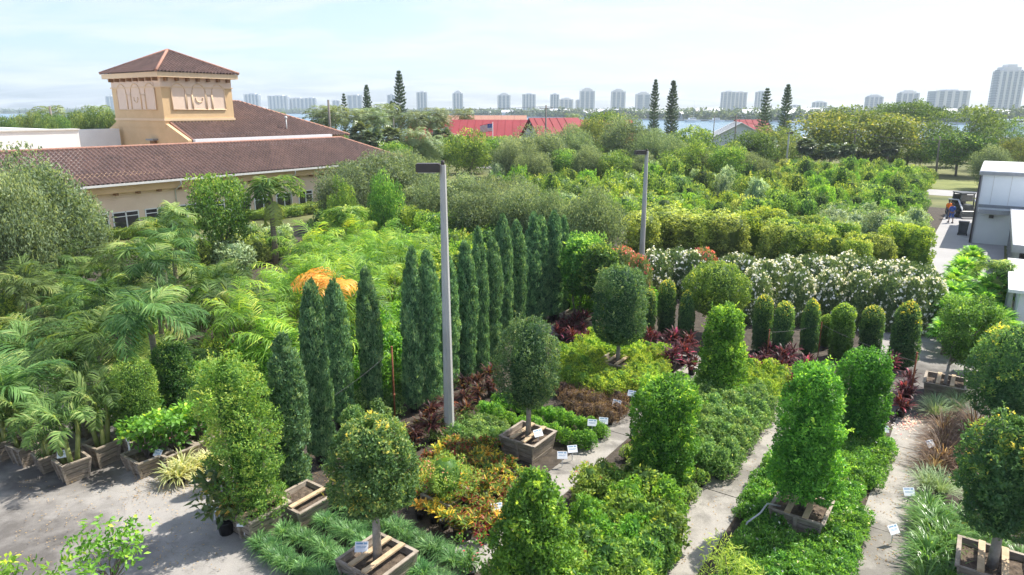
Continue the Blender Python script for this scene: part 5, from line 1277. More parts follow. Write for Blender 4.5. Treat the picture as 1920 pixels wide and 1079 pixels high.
# background trees, left to right
SL = 'rounded green shore tree in the band behind the white parapet building'
for k in range(19):
    px = -8 + k * 12.5; bg('shore', px, 214 + rs.uniform(-4, 14), 44, 112 + rs.uniform(-8, 25), SL, 'shore trees behind the white building', i=k)
for px, top, w in ((195, 206, 70), (165, 216, 60), (212, 216, 50)):
    bg('shore', px, top, w, 100, 'yellow-green shore tree just left of the tower', 'yellow-green trees left of the tower', i=px)
MLB = 'rounded green tree in the band between nursery and red store'
tr_ = [('broad', 880, 245, 84, 92, 'round bright green tree on two trunks below the flag', 0), ('broad', 930, 258, 70, 98, 'green tree right of the round two trunked tree', 1), ('oak', 1000, 243, 120, 92, 'wide grey-green oak in front of the white cross gable', 0), ('oak', 960, 262, 80, 88, 'low oak under the flag', 1), ('oak', 1065, 238, 90, 96, 'oak before the right half of the red roof', 2), ('shore', 1105, 226, 70, 112, 'orange-brown tinged tree at the right end of the red roof', 0), ('darkb', 1132, 212, 85, 118, 'tall dark green tree right of the red roofed store', 0), ('oak', 1180, 222, 105, 105, 'large oak left of the pair of conifers', 1), ('oak', 1225, 246, 80, 98, 'oak below the thin tall conifer', 2), ('darkb', 1297, 240, 100, 100, 'dark glossy broadleaf tree left of the white gable', 1), ('broad', 1298, 258, 62, 86, 'bright green tree in front of the dark broadleaf tree', 2), ('oak', 1262, 256, 60, 90, 'oak below the thick conifer', 0), ('shore', 1405, 248, 85, 98, 'yellow-orange tinged tree in front of the red annex', 1), ('shore', 1455, 240, 90, 110, 'yellowish tree below the two right conifers', 2), ('broad', 1370, 268, 70, 92, 'green tree at the foot of the white gable', 0),
       ('spread', 1605, 208, 225, 120, 'wide spreading olive-yellow tree in front of the lagoon', 0), ('umb', 1690, 192, 130, 150, 'dark umbrella crowned tree right of the spreading tree', 0), ('open', 1800, 202, 140, 108, 'open branched banyan-like tree near the road junction', 0), ('darkb', 1800, 250, 120, 106, 'dark tree mass under the banyan-like tree', 0), ('open', 1880, 222, 100, 115, 'sparse branching tree at the right edge above the warehouse', 0), ('oak', 1858, 276, 70, 88, 'low grey bush tree behind the warehouse roof', 1), ('shore', 1905, 262, 70, 98, 'green tree at the right edge behind the warehouse', 2), ('darkb', 1730, 262, 60, 118, 'dark tree behind the far parked car', 1),
       ('shore', 640, 252, 60, 100, 'small green tree by the far road pole', 1), ('oak', 770, 262, 60, 88, 'green tree behind the queen palms', 2), ('broad', 742, 268, 70, 84, 'bright green tree between sabal palms and queen palms', 1)]
for k, px, top, w, D, l, i in tr_: bg(k, px, top, w, D, l, None, i)
for k in range(8):
    bg('shore' if k % 3 else 'broad', 1490 + k * 58, 282 + rs.uniform(-8, 8), 62, 124 + rs.uniform(-6, 8), 'low green tree in the tree line across the far street', 'tree line across the far street', i=k)
for k in range(12):
    bg('broad' if k % 2 else 'oak', 600 + k * 48, 262 + rs.uniform(-8, 10), 66, 105 + rs.uniform(-5, 10), MLB, 'trees before the red store', i=k)
for k in range(9):
    bg('broad' if k % 2 else 'oak', 1000 + k * 52, 285 + rs.uniform(-8, 6), 62, 84 + rs.uniform(-3, 6), 'low tree at the far edge of the nursery', 'low trees at the far nursery edge', i=k)

# araucarias (Norfolk pines): tiers of radiating branches
def araucaria(name, tiers=21, dens=1.0, narrow=.15):
    root = thing(name, None, 'conifer tree'); lv = LV(); m = MB()
    m.tube([(0, 0, 0), (0, 0, 5), (.05, 0, 10)], [.14, .09, .02], 7)
    for t in range(tiers):
        u = t / (tiers - 1); z = 2.2 + 7.6 * u; Lb = (10 * narrow) * (1 - u ** 1.5) ** .7 * rs.uniform(.7, 1.1) + .12
        nb = 6
        for b in range(nb):
            if rs.rand() > .93: continue
            a = b * 6.28 / nb + t * .5 + rs.uniform(-.2, .2); k = int(22 * dens)
            s = np.linspace(.08, 1, k)
            P0 = np.stack([np.cos(a) * s * Lb, np.sin(a) * s * Lb, z + .28 * Lb * s ** 1.5], 1)
            A = np.stack([np.cos(a) + rs.normal(0, .5, k), np.sin(a) + rs.normal(0, .5, k), .9 + rs.normal(0, .3, k)], 1)
            lv.leaf(P0, A, rdir(k), .44, .15, np.clip(rs.normal(.45, .25, k), 0, 1))
            m.tube([tuple(P0[0]), tuple(P0[-1])], [.022, .008], 4, caps=False)
    lv.build('crown', F['araucaria'], root); m.build('trunk', M['bark'], root); return root
pa = [araucaria('norfolk_pine'), araucaria('norfolk_pine', 23, 1.0, .14), araucaria('norfolk_pine', 18, .9, .17)]
for k, (px, top, wpx, D, l) in enumerate(((751, 136, 26, 150, 'tallest Norfolk pine, left of centre on the skyline'), (690, 162, 22, 150, 'Norfolk pine with palms at its foot left of the tallest pine'), (647, 178, 16, 150, 'small slim Norfolk pine beside the far road pole'), (1226, 152, 20, 150, 'thin see-through Norfolk pine of the central pair'), (1259, 154, 27, 150, 'thick dark Norfolk pine of the central pair'), (1434, 168, 26, 150, 'left Norfolk pine of the pair by the red annex'), (1472, 161, 25, 150, 'right Norfolk pine of the pair by the red annex'), (735, 192, 18, 155, 'short Norfolk pine just left of the tallest pine'))):
    h = top_h(D, top); s = wpx / FP * dep(D, 9) / 2 / 1.45
    place(pa[k % 3], at_dist(px, D, 8), D, None, (s, s, h / 10.0), l)
# coconut and sabal palms
pc = [feather_palm('coconut_palm', 7.0, .16, 17, 2.7, .9, .11, 'farpalm', arch=1.7, nl=18, droop=.6, shaft=0, tint=(.5, .25), wind=(-.7, 0), eln=(-.5, 1.2)) for _ in range(2)]
for k, (px, top, D) in enumerate(((612, 188, 130), (628, 192, 128), (600, 200, 130), (665, 202, 135), (676, 195, 132), (700, 196, 135), (712, 200, 132), (726, 188, 140), (782, 200, 135), (800, 203, 138), (825, 194, 140), (870, 199, 160), (812, 208, 138), (765, 206, 140), (505, 202, 170), (520, 206, 165), (1078, 207, 170), (97, 192, 135), (62, 206, 140), (186, 192, 150), (116, 205, 150), (150, 206, 150))):
    h = top_h(D, top); place(pc[k % 2], at_dist(px, D, 8), D, rs.uniform(-.5, .5), (.85, .85, h / 8.2) if h < 9 else h / 8.6, 'windblown coconut palm on the skyline by the lagoon', 'coconut palms on the skyline')
ps = [fan_palm('sabal_palm', 4.7, .18, 60, .95, .75, 'fan', 12) for _ in range(2)]
for k, (px, top, wpx, D, l) in enumerate(((680, 222, 70, 95, 'leftmost big sabal palm beyond the tiled roof'), (735, 232, 70, 95, 'big sabal palm left of the queen palms'), (700, 235, 60, 92, 'sabal palm squeezed between two larger sabals'), (830, 236, 60, 120, 'grey sabal palm before the left end of red roof'), (1432, 252, 62, 100, 'dark sabal palm left of the lawn'), (1511, 256, 52, 108, 'round sabal palm standing on the lawn'), (1560, 268, 44, 110, 'left sabal of the low pair by the utility pole'), (1590, 266, 44, 110, 'right sabal of the low pair by the utility pole'), (1667, 262, 50, 110, 'sabal palm under the spreading tree right side'), (1706, 246, 48, 122, 'pale sabal palm beside the far parked car'), (1410, 266, 44, 98, 'short sabal palm in front of the yellow-orange tree'), (860, 250, 40, 125, 'small sabal palm at the store entrance'))):
    h = top_h(D, top); s = wpx / 2 / FP * dep(D, 4) / 2.0
    place(ps[k % 2], at_dist(px, D, 4), D, None, (s, s, h / 6.3), l)
pq = feather_palm('queen_palm', 4.4, .13, 20, 2.3, .8, .09, 'farpalm', arch=1.9, nl=20, droop=.9, shaft=.5, tint=(.8, .2), eln=(-.6, 1.3))
for px, top, l in ((780, 236, 'queen palm with weeping fronds, left one near the lawn edge'), (806, 252, 'queen palm with weeping fronds, right one near the yellow barrier')):
    h = top_h(88, top); place(pq, at_dist(px, 88, 4), 88, None, (1.0, 1.0, h / 6.6), l)

# ------------------------------------------------------------------ lamp poles
def lamp_pole(label, bx, by, tx, ty, w0, w1, head_dir, hl, two=False):
    x, y = G(bx, by); h = top_h(y, ty)
    r = thing('lamp_pole', label, 'lamp post', (x, y, 0))
    m = MB()
    ca = R(20)
    vs = []
    for z, w in ((-.05, w0), (h, w1)):
        for k in range(8):
            a = ca + math.pi / 4 * k + math.pi / 8; q = 1.0
            vs.append((w / 2 * math.cos(a) * 1.08, w / 2 * math.sin(a) * 1.08, z))
    m.add(vs, [(k, (k + 1) % 8, 8 + (k + 1) % 8, 8 + k) for k in range(8)] + [tuple(range(8, 16))])
    m.build('pole', M['concrete_pole'], r)
    hd = MB(); L = hl
    d = head_dir
    def hb(u0, u1, v, z0, z1, mi): 
        hd.prism([(d[0] * u0 - d[1] * v, d[1] * u0 + d[0] * v), (d[0] * u1 - d[1] * v, d[1] * u1 + d[0] * v), (d[0] * u1 + d[1] * v, d[1] * u1 - d[0] * v), (d[0] * u0 + d[1] * v, d[1] * u0 - d[0] * v)][::-1], z0, z1, mi)
    hb(.08, L, .19, h - .20, h + .02, 0); hb(.10, L - .02, .17, h + .02, h + .045, 0)
    hd.build('lamp_head', M['dark_metal'], r)
    ln = MB(); 
    hd2 = hd; hd = ln; hb(.2, L - .06, .15, h - .225, h - .201, 0); ln.build('lens', M['gutter'], r)
    if two:
        hd = MB(); hb(-L * .6, -.08, .15, h - .22, h - .02, 0); hd.build('lamp_head', M['dark_metal'], r)
    c = MB(); c.tube([(0, 0, h), (0, 0, h + .12)], w1 * .3, 8); c.build('cap', M['dark_metal'], r)
    return r
lamp_pole('tall pale concrete lamp pole with brown box lamp standing among the cypresses', 843, 818, 822, 310, .31, .17, (-1, 0), .75)
lamp_pole('concrete lamp pole in the middle distance behind the red oleander', 1202, 505, 1208, 284, .34, .20, (-.98, -.2), .75)
lamp_pole('far slim lamp pole near the left edge of the lawn', 1471, 338, 1477, 249, .3, .2, (.9, -.3), .6, True)

# ------------------------------------------------------------------ utility poles and wires
def util(label, px, top, D, arm=True, lean=0, r=.14):
    x = at_dist(px, D, 4); h = top_h(D, top)
    o = thing('utility_pole', label, 'utility pole', (x, D, 0))
    m = MB(); m.tube([(0, 0, 0), (lean, 0, h)], [r * 1.2, r * .8], 8); m.build('pole', M['wood_pole'], o)
    if arm:
        m = MB(); m.beam((-1.1 + lean, 0, h - .5), (1.1 + lean, 0, h - .5), .1, .12); b = m.build('cross_arm', M['wood_pole'], o)
        for u in (-1, 0, 1):
            m = MB(); m.tube([(u + lean, 0, h - .44), (u + lean, 0, h - .2)], .06, 6); m.build('insulator', M['gutter'], b)
    return (x, D, h)
ups = [util('timber utility pole with cross arm before the red store gable', 1023, 198, 118), util('timber utility pole in front of the white gable end', 1377, 216, 128), util('thin timber utility pole left of the white gable', 1337, 216, 150, False, r=.1),
       util('pale timber utility pole in front of the spreading tree', 1601, 244, 112), util('leaning timber utility pole at the road junction', 1762, 257, 104, True, -.3), util('pale pole with box beside the tiled building among palms', 621, 188, 118, False, r=.22), util('thin pole by the road seen over the tiled roof', 740, 222, 118, False, r=.09), util('pale pole among the shore trees at far left', 105, 200, 118, False, r=.22)]
w = MB()
def wire(a, b, sag, r=.022):
    pts = [(a[0] + (b[0] - a[0]) * t, a[1] + (b[1] - a[1]) * t, a[2] + (b[2] - a[2]) * t - sag * 4 * t * (1 - t)) for t in np.linspace(0, 1, 13)]
    w.tube(pts, r, 4, caps=False)
pw = [(-60, 118, 9.5), (ups[0][0], 118, ups[0][2] - .2), (ups[1][0], 128, ups[1][2] - .2), (ups[3][0], 112, ups[3][2] - .2), (ups[4][0], 104, ups[4][2] - .2), (120, 98, 8)]
for i in range(len(pw) - 1):
    for dz in (0, -.7): wire((pw[i][0], pw[i][1], pw[i][2] + dz), (pw[i + 1][0], pw[i + 1][1], pw[i + 1][2] + dz), .6)
tag(w.build('power_line', M['wire']), 'thin power lines strung between the timber utility poles', 'power line')
# rusty irrigation posts and the support wire through the cypresses
def post(label, px, py, top, r=.028):
    x, y = G(px, py); h = top_h(y, top); m = MB(); m.tube([(0, 0, 0), (0, 0, h)], r, 8); m.tube([(0, 0, h * .35), (0, 0, h * .35 + .1)], r * 1.5, 8); m.tube([(0, 0, h), (0, 0, h + .03)], r * 1.3, 8)
    return tag(m.build('rusty_post', M['rust'], None, (x, y, 0)), label, 'post'), (x, y, h)
_, p1 = post('rusty iron post among the cypresses left of the lamp pole', 741, 792, 652)
_, p2 = post('rusty iron post beside the hot pink ti plants', 1703, 768, 663)
_, p3 = post('rusty iron post between the small columns and the ti plants', 1436, 690, 620, .022)
_, p4 = post('rusty iron post right of the third small column', 1533, 672, 606, .022)
w = MB(); wire((p1[0], p1[1], p1[2] - .1), (G(575, 872)[0], G(575, 872)[1], 1.6), .15, .006); tag(w.build('support_wire', M['wire']), 'thin support wire running from the rusty post through the cypresses', 'wire')
w = MB(); wire((p3[0], p3[1], p3[2] - .08), (p4[0], p4[1], p4[2] - .08), .08, .006); wire((p4[0], p4[1], p4[2] - .08), (p2[0], p2[1], p2[2] - .3), .1, .006); tag(w.build('row_wire', M['wire']), 'thin wire along the row of small column shrubs', 'wire')
# hoses
w = MB(); a = G(1455, 958, .5); b = G(1393, 985, .5)
pts = [(a[0] + .1, a[1], .62), (a[0] - .25, a[1] - .05, .72), ((a[0] + b[0]) / 2, (a[1] + b[1]) / 2, .62), (b[0] + .1, b[1] + .02, .55), (b[0], b[1], .2), (b[0], b[1], 0)]
w.tube(pts, .022, 7); tag(w.build('grey_hose', M['hose']), 'grey bent hose rising from ground cover beside the low wooden box', 'hose')
w = MB()
for k in range(3):
    pts = [G(235 + i * 18, 836 - i * (2.2 + k * .8) + 4 * math.sin(i * 1.3 + k), .05 + .02 * k) + (.05 + .02 * k,) for i in range(12)]
    w.tube(pts, .02, 6)
tag(w.build('red_hoses', M['rust']), 'coiled rusty red hoses lying behind the young palm boxes', 'hose')
# fallen petals
lv = LV(); n = 200
pp = np.array([G(1703 + rs.normal(0, 22), 792 + rs.normal(0, 11), .05) + (.045 + rs.rand() * .02,) for _ in range(n)])
lv.leaf(pp, np.concatenate([rdir(n)[:, :2], np.zeros((n, 1))], 1) + 1e-3, np.tile([[0, 0, 1.0]], (n, 1)) + rs.normal(0, .15, (n, 3)), .06, .05, rs.rand(n))
F['petal'] = foliage('fallen_petal', [(0, (.60, .28, .30)), (.6, (.70, .5, .5)), (1, (.6, .08, .14))])
o = lv.build('petals', F['petal']); tag(o, 'scattered fallen pink petals on the pavement by the rusty post', 'petals', None, 'stuff')
# leaf litter on the open concrete and walkways
lv = LV(); n = 900
pts = []
for (x0, x1, y0, y1, k) in ((250, 640, 850, 935, 900), (1200, 1480, 740, 1060, 420), (1600, 1730, 820, 1060, 340), (30, 420, 900, 1070, 420)):
    for _ in range(k): pts.append(G(rs.uniform(x0, x1), rs.uniform(y0, y1), .045) + (.045,))
pp = np.array(pts); n = len(pp)
lv.leaf(pp, np.concatenate([rdir(n)[:, :2], np.zeros((n, 1))], 1) + 1e-3, np.tile([[0, 0, 1.0]], (n, 1)) + rs.normal(0, .2, (n, 3)), .055, .026, rs.rand(n))
F['litter'] = foliage('leaf_litter', [(0, (.10, .065, .03)), (1, (.28, .20, .09))])
tag(lv.build('leaf_litter', F['litter']), 'dry brown leaf litter scattered over concrete and walkways', 'leaf litter', None, 'stuff')

# ------------------------------------------------------------------ white plant signs
def sign_proto(stake):
    r = thing('plant_sign', None, 'sign')
    m = MB(); c, s = math.cos(R(38)), math.sin(R(38))
    def q(u, v, o): return (u, -v * s - o * c * 0 + o * 0, v * c)
    hw, hh, t = .145, .105, .008; z = .36 if stake else .08
    vs = [(u * hw, v * hh * .62 + d * .5, z + v * hh * .78 + d) for d in (0, t) for u, v in ((-1, -1), (1, -1), (1, 1), (-1, 1))]
    m.add(vs, [(3, 2, 1, 0), (4, 5, 6, 7), (0, 1, 5, 4), (1, 2, 6, 5), (2, 3, 7, 6), (3, 0, 4, 7)]); cd = m.build('card', M['white_card'], r)
    m = MB()
    for (u0, u1, v0, v1) in ((-.8, .2, .45, .75), (-.75, .75, -.05, .05), (-.75, .6, -.3, -.2), (.35, .8, .4, .8)):
        f = [(u * hw, v * hh * .62 + (t + .002) * .5, z + v * hh * .78 + t + .002) for u, v in ((u0, v0), (u1, v0), (u1, v1), (u0, v1))]
        m.add(f, [(0, 1, 2, 3)])
    m.build('print', M['blue_print'], cd)
    m = MB(); m.beam((0, .01, 0), (0, .01, z + .02), .025, .012); m.build('stake', M['white_paint'], r)
    return r
sgn = sign_proto(True)
for px, py, z, l in ((121, 868, .38, 'white plant sign on the front young palm box'), (160, 792, .4, 'white plant sign on the box in the second palm row'), (274, 828, .5, 'upper white plant sign by the broad leaved shrub box'), (298, 866, .2, 'lower white plant sign in front of the broad leaved shrubs'), (133, 722, .3, 'white plant sign deep in the shade of the palm grove'), (402, 970, .05, 'white plant sign at the foot of the light hedge tree'), (458, 998, .1, 'white plant sign at the corner of the liriope rows'), (679, 1046, .4, 'white plant sign on the nearest wooden box'), (1009, 828, .4, 'white plant sign on the box of the blue-green topiary'), (1054, 870, .05, 'white plant sign at the walkway left of its twin'), (1073, 858, .05, 'white plant sign at the walkway right of its twin'), (932, 970, .05, 'white plant sign at the edge of the croton bed'), (1110, 808, .15, 'white plant sign by the bright green dwarf rows'), (1131, 804, .05, 'narrow white plant sign right of the dwarf rows'), (1156, 770, .15, 'white plant sign before the reddish dwarf patch'), (1184, 752, .15, 'white plant sign beside the lime shrubs'), (1250, 1000, .05, 'white plant sign at the near left side of the main walkway'), (1370, 842, .05, 'white plant sign by the grey-green shrubs on the main walkway'), (1655, 820, .1, 'white plant sign at the far corner of the ground cover bed'), (1742, 848, .15, 'white plant sign in the brown fountain grass'), (1702, 940, .05, 'white plant sign beside the wispy grass tuft'), (1673, 1012, .05, 'white plant sign at the near edge of the right walkway'), (1440, 700, .1, 'small white plant sign near the walkway end')):
    x, y = G(px, py, z + .1); place(sgn, x, y, rs.uniform(-.5, .5), 1.0, l, None, None, z)
x, y = G(248, 876); m = MB(); m.box((0, 0, .45), (.05, .03, .9)); m.box((0, -.02, .88), (.1, .008, .12)); tag(m.build('white_stake', M['white_paint'], None, (x, y, 0)), 'white upright stake leaning in front of the shrub boxes', 'stake')

# ------------------------------------------------------------------ flag
x = at_dist(924, 118, 6); hpole = top_h(118, 231)
fp = thing('flag_pole', 'slim white pole flying the flag before the red store', 'flagpole', (x, 118, 0))
m = MB(); m.tube([(0, 0, 0), (0, 0, hpole)], [.07, .04], 8); m.lathe([(0, 0), (.09, .06), (0, .14)], (0, 0, hpole), 8); m.build('pole', M['white_paint'], fp)
red = solid('flag_red', (.55, .03, .05), .8, .05); blu = solid('flag_blue', (.04, .07, .30), .8, .05); wht = solid('flag_white', (.8, .8, .8), .8, .03)
m = MB(); fl, fh = 2.1, 1.3
def fpnt(u, v): return (-.05 - u * fl, .18 * math.sin(u * 7 + v) * u, hpole - .15 - (1 - v) * fh - .35 * u * u)
for k in range(13):
    for i in range(10):
        u0, u1 = i / 10, (i + 1) / 10; v0, v1 = k / 13, (k + 1) / 13
        mi = 2 if (u1 <= .4001 and k >= 6) else (0 if k % 2 == 0 else 1)
        m.add([fpnt(u0, v0), fpnt(u1, v0), fpnt(u1, v1), fpnt(u0, v1)], [(0, 1, 2, 3)], mi)
for r_ in range(5):
    for c_ in range(6):
        u, v = .035 + c_ * .06, 6.7 / 13 + r_ * .092
        p = fpnt(u, v); s = .032
        for off in (-.012, .012):
            m.add([(p[0] + s * (1 if k % 2 == 0 else .45) * math.cos(k * .628 + 1.571), p[1] + off, p[2] + s * (1 if k % 2 == 0 else .45) * math.sin(k * .628 + 1.571)) for k in range(10)], [tuple(range(10))], 1)
tag(m.build('flag', [red, wht, blu], None, (x, 118, 0)), 'striped red and white flag with starred blue canton, flying from pole', 'flag')

# ------------------------------------------------------------------ cars
def car(name, label, px, py, rz, paint, tall=False):
    x, y = G(px, py); o = thing(name, label, 'car', (x, y, 0), rz)
    m = MB(); L, Wd, h1, h2 = 4.5, 1.8, .95, 1.75 if tall else 1.45
    side = [(-L/2, .3), (-L/2, .75), (-L/2 + .15, h1 - .05), (-1.0 if not tall else -1.9, h1), (L/2 - 1.2, h1), (L/2 - .1, .78), (L/2, .5), (L/2, .3)]
    n = len(side); vs = [(u, -Wd/2, z) for u, z in side] + [(u, Wd/2, z) for u, z in side]
    m.add(vs, [tuple(range(n)), tuple(range(n, 2*n))[::-1]] + [(i, n + i, n + (i + 1) % n, (i + 1) % n) for i in range(n)])
    m.add([(u, s * Wd/2 * k, z) for s in (-1, 1) for u, z, k in ((-2.0, h1, .98), (-1.5, h2, .8), (.5, h2, .8), (1.35, h1, .98))], [(0, 1, 2, 3), (7, 6, 5, 4), (1, 5, 6, 2), (0, 4, 5, 1), (2, 6, 7, 3)])
    b = m.build('body', M[paint], o)
    m = MB()
    for s in (-1, 1):
        m.add([(u, s * (Wd/2 * k + .012), z) for u, z, k in ((-1.75, h1 + .06, .95), (-1.42, h2 - .08, .81), (.42, h2 - .08, .81), (1.1, h1 + .06, .95))], [(0, 1, 2, 3)])
    m.add([(.56, -.7, h2 - .06), (.56, .7, h2 - .06), (1.36, .82, h1 + .03), (1.36, -.82, h1 + .03)], [(0, 1, 2, 3)]); m.add([(-1.58, -.7, h2 - .06), (-1.58, .7, h2 - .06), (-2.02, .82, h1 + .05), (-2.02, -.82, h1 + .05)], [(0, 1, 2, 3)])
    m.build('windows', M['glass'], o)
    for u in (-1.4, 1.4):
        for s in (-1, 1):
            m = MB(); m.tube([(u, s * .72, .33), (u, s * .92, .33)], .33, 14); wl_ = m.build('wheel', M['rubber'], o)
            m = MB(); m.tube([(u, s * .921, .33), (u, s * .93, .33)], .19, 12); m.build('rim', M['gutter'], wl_)
    for s in (-1, 1):
        m = MB(); m.box((L/2 - .01, s * .65, .66), (.06, .32, .14)); m.build('headlight', M['gutter'], o)
    return o
car('parked_car', 'purple car parked under the queen palms by the store', 838, 297, R(10), 'car_paint')
car('parked_car', 'dark car parked beneath the spreading tree across the street', 1655, 308, R(5), 'car_paint_b')
car('parked_car', 'silver car parked at the road junction by the pale sabal palm', 1722, 292, R(70), 'car_paint_w', True)
x, y = G(838, 304); br = thing('yellow_barrier', 'yellow painted barrier panels by the parking area', 'barrier', (x, y, 0), R(3))
for k in range(3):
    m = MB(); m.box((-2.6 + k * 2.6, 0, .55), (2.3, .15, .9)); m.build('panel', M['yellow_paint'], br)
    m = MB(); m.box((-3.75 + k * 2.6, 0, .5), (.12, .2, 1.0)); m.build('post', M['blue_paint'], br)
x, y = G(842, 312); fe = thing('metal_fence', 'low dark picket fence between the lawn and parking area', 'fence', (x, y, 0), R(4))
m = MB()
for k in range(36): m.box((-5 + k * .3, 0, .6), (.04, .04, 1.2))
m.build('pickets', M['dark_metal'], fe)
m = MB(); m.box((0.2, 0, 1.12), (10.9, .05, .05)); m.box((.2, 0, .15), (10.9, .05, .05)); m.build('rails', M['dark_metal'], fe)

# ------------------------------------------------------------------ skid steer and the two people on the road
x, y = G(1801, 406)
sk = thing('skid_steer', 'dark skid steer loader with open cab parked on the service road', 'loader', (x, y, 0), R(-5))
m = MB(); m.box((0, .2, .78), (1.25, 2.1, .75)); m.box((0, -.95, .55), (1.3, .35, .5)); m.build('chassis', M['machine'], sk)
m = MB()
for sx in (-.62, .62):
    for yy in (-.7, .75): m.beam((sx, yy, 1.15), (sx * .92, yy * .9, 2.2), .09, .09)
m.box((0, .02, 2.24), (1.3, 1.6, .10)); m.box((0, .7, 1.6), (1.1, .06, .9)); m.build('cab', M['machine'], sk)
m = MB(); m.add([(-.5, -.66, 1.5), (.5, -.66, 1.5), (.5, -.64, 2.1), (-.5, -.64, 2.1)], [(0, 1, 2, 3)]); m.build('windscreen', M['glass'], sk)
m = MB(); m.box((0, .3, 1.25), (.5, .5, .1)); m.box((0, .5, 1.55), (.5, .1, .55)); m.build('seat', M['rubber'], sk)
for s in (-1, 1):
    for yy in (-.6, .7):
        m = MB(); m.tube([(s * .66, yy, .42), (s * .92, yy, .42)], .42, 16); w_ = m.build('wheel', M['rubber'], sk)
        m = MB(); m.tube([(s * .921, yy, .42), (s * .935, yy, .42)], .2, 12); m.build('rim', M['gutter'], w_)
    m = MB(); m.tube([(s * .74, 1.1, 1.5), (s * .74, -.6, 1.62), (s * .74, -1.4, .9), (s * .70, -1.55, .45)], .08, 6); m.build('lift_arm', M['car_paint_w'], sk)
m = MB(); m.add([(u, a, b) for u in (-.9, .9) for a, b in ((-1.45, .7), (-1.45, .12), (-2.1, .08), (-1.6, .2), (-1.55, .65))], [(0, 1, 2, 3, 4), (9, 8, 7, 6, 5), (0, 5, 6, 1), (1, 6, 7, 2), (2, 7, 8, 3), (3, 8, 9, 4), (4, 9, 5, 0)]); m.build('bucket', M['machine'], sk)

def skin_mesh(name, verts, edges, rad, mat, parent, sub=1):
    me = bpy.data.meshes.new(name); me.from_pydata(verts, edges, []); me.update()
    o = bpy.data.objects.new(name, me); link(o)
    sm = o.modifiers.new('Skin', 'SKIN'); 
    if not me.skin_vertices: 
        pass
    bpy.context.view_layer.objects.active = o
    sv = me.skin_vertices[0].data if len(me.skin_vertices) else None
    if sv is None:
        bpy.ops.mesh.customdata_skin_add(); sv = me.skin_vertices[0].data
    for i, r in enumerate(rad): sv[i].radius = (r, r) if not isinstance(r, tuple) else r; sv[i].use_root = (i == 0)
    ss = o.modifiers.new('Sub', 'SUBSURF'); ss.levels = sub; ss.render_levels = sub
    dg = bpy.context.evaluated_depsgraph_get()
    m2 = bpy.data.meshes.new_from_object(o.evaluated_get(dg)); m2.name = name
    bpy.data.objects.remove(o); m2.materials.clear(); m2.materials.append(mat)
    for p in m2.polygons: p.use_smooth = True; p.material_index = 0
    return link(bpy.data.objects.new(name, m2), parent)

def person(label, px, py, rz, shirt, legs, step=.22, short=False, H=1.74):
    x, y = G(px, py); o = thing('person', label, 'person', (x, y, 0), rz); k = H / 1.74
    V = [(0, 0, .95), (0, .01, 1.12), (0, .02, 1.30), (0, .02, 1.42), (0, .03, 1.50), (0, .05, 1.60), (0, .05, 1.70)]; rd = [(.15, .11), (.14, .10), (.16, .11), (.12, .09), .055, (.078, .09), (.06, .07)]
    E = [(0, 1), (1, 2), (2, 3), (3, 4), (4, 5), (5, 6)]
    for s in (-1, 1):
        b = len(V)
        V += [(s * .19, .02, 1.39), (s * .24, .04 * s, 1.12), (s * .25, .10 + .08 * s, .90), (s * .25, .12 + .10 * s, .80)]; rd += [.062, .046, .036, .038]
        E += [(3, b), (b, b + 1), (b + 1, b + 2), (b + 2, b + 3)]
        for f in range(5):                    # five short fingers rooted in the palm
            c = len(V); fx = s * (.225 + .012 * f); fy = .12 + .10 * s + (.02 if f == 0 else 0)
            V.append((fx, fy + (.03 if f == 0 else .01 * (f - 2)), .72 + (.045 if f == 0 else .006 * abs(f - 2)))); rd.append(.010); E.append((b + 3, c))
        b = len(V); st = step * s
        V += [(s * .09, 0, .86), (s * .10, st * .55 + .03, .48), (s * .10, st, .09), (s * .10, st + .15, .04)]; rd += [.085, .056, .042, .035]
        E += [(0, b), (b, b + 1), (b + 1, b + 2), (b + 2, b + 3)]
    V = [tuple(c * k for c in v) for v in V]
    skin_mesh('body', V, E, rd, M['skin'], o, 1)
    sv = [V[0], V[1], V[2], V[3]]; se = [(0, 1), (1, 2), (2, 3)]; sr = [(.17, .13), (.165, .125), (.185, .135), (.13, .10)]
    nv = 7
    for s in (-1, 1):
        b = len(sv); src = 7 + (0 if s < 0 else 13)
        a0, a1 = V[src], V[src + 1]
        sv += [a0, a1]; sr += [.075, .062]; se += [(3, b), (b, b + 1)]
    skin_mesh('shirt', sv, se, sr, shirt, o, 1)
    tv = [V[0]]; te = []; trd = [(.165, .125)]
    for s in (-1, 1):
        src = 7 + (0 if s < 0 else 13) + 9; b = len(tv)
        p0, p1, p2 = V[src], V[src + 1], V[src + 2]
        tv += [p0, p1]; trd += [.10, .075]; te += [(0, b), (b, b + 1)]
        if not short: tv.append(p2); trd.append(.058); te.append((b + 1, b + 2))
    skin_mesh('shorts' if short else 'trousers', tv, te, trd, legs, o, 1)
    m = MB(); m.lathe([(.0, .125), (.05, .115), (.085, .07), (.098, .01), (.094, -.04), (.07, -.06)], (0, .035 * k, 1.665 * k), 12); m.build('hair', M['hair'], o)
    fm = MB()
    for s in (-1, 1):
        fm.tube([(s * .033, .135, 1.635 * k), (s * .033, .142, 1.635 * k)], .012, 6); fm.tube([(s * .085, .045, 1.60 * k), (s * .1, .045, 1.64 * k)], .018, 6)
    fm.tube([(0, .13, 1.63 * k), (0, .158, 1.595 * k)], .014, 6); fm.tube([(-.025, .135, 1.565 * k), (.025, .135, 1.565 * k)], .008, 5); fm.build('face', M['skin'], o)
    for s in (-1, 1):
        m = MB(); m.box((s * .10, step * s + .07, .05), (.10, .27, .10), 0, 0, 1.0); m.build('shoe', M['dark_cloth'], o)
    return o
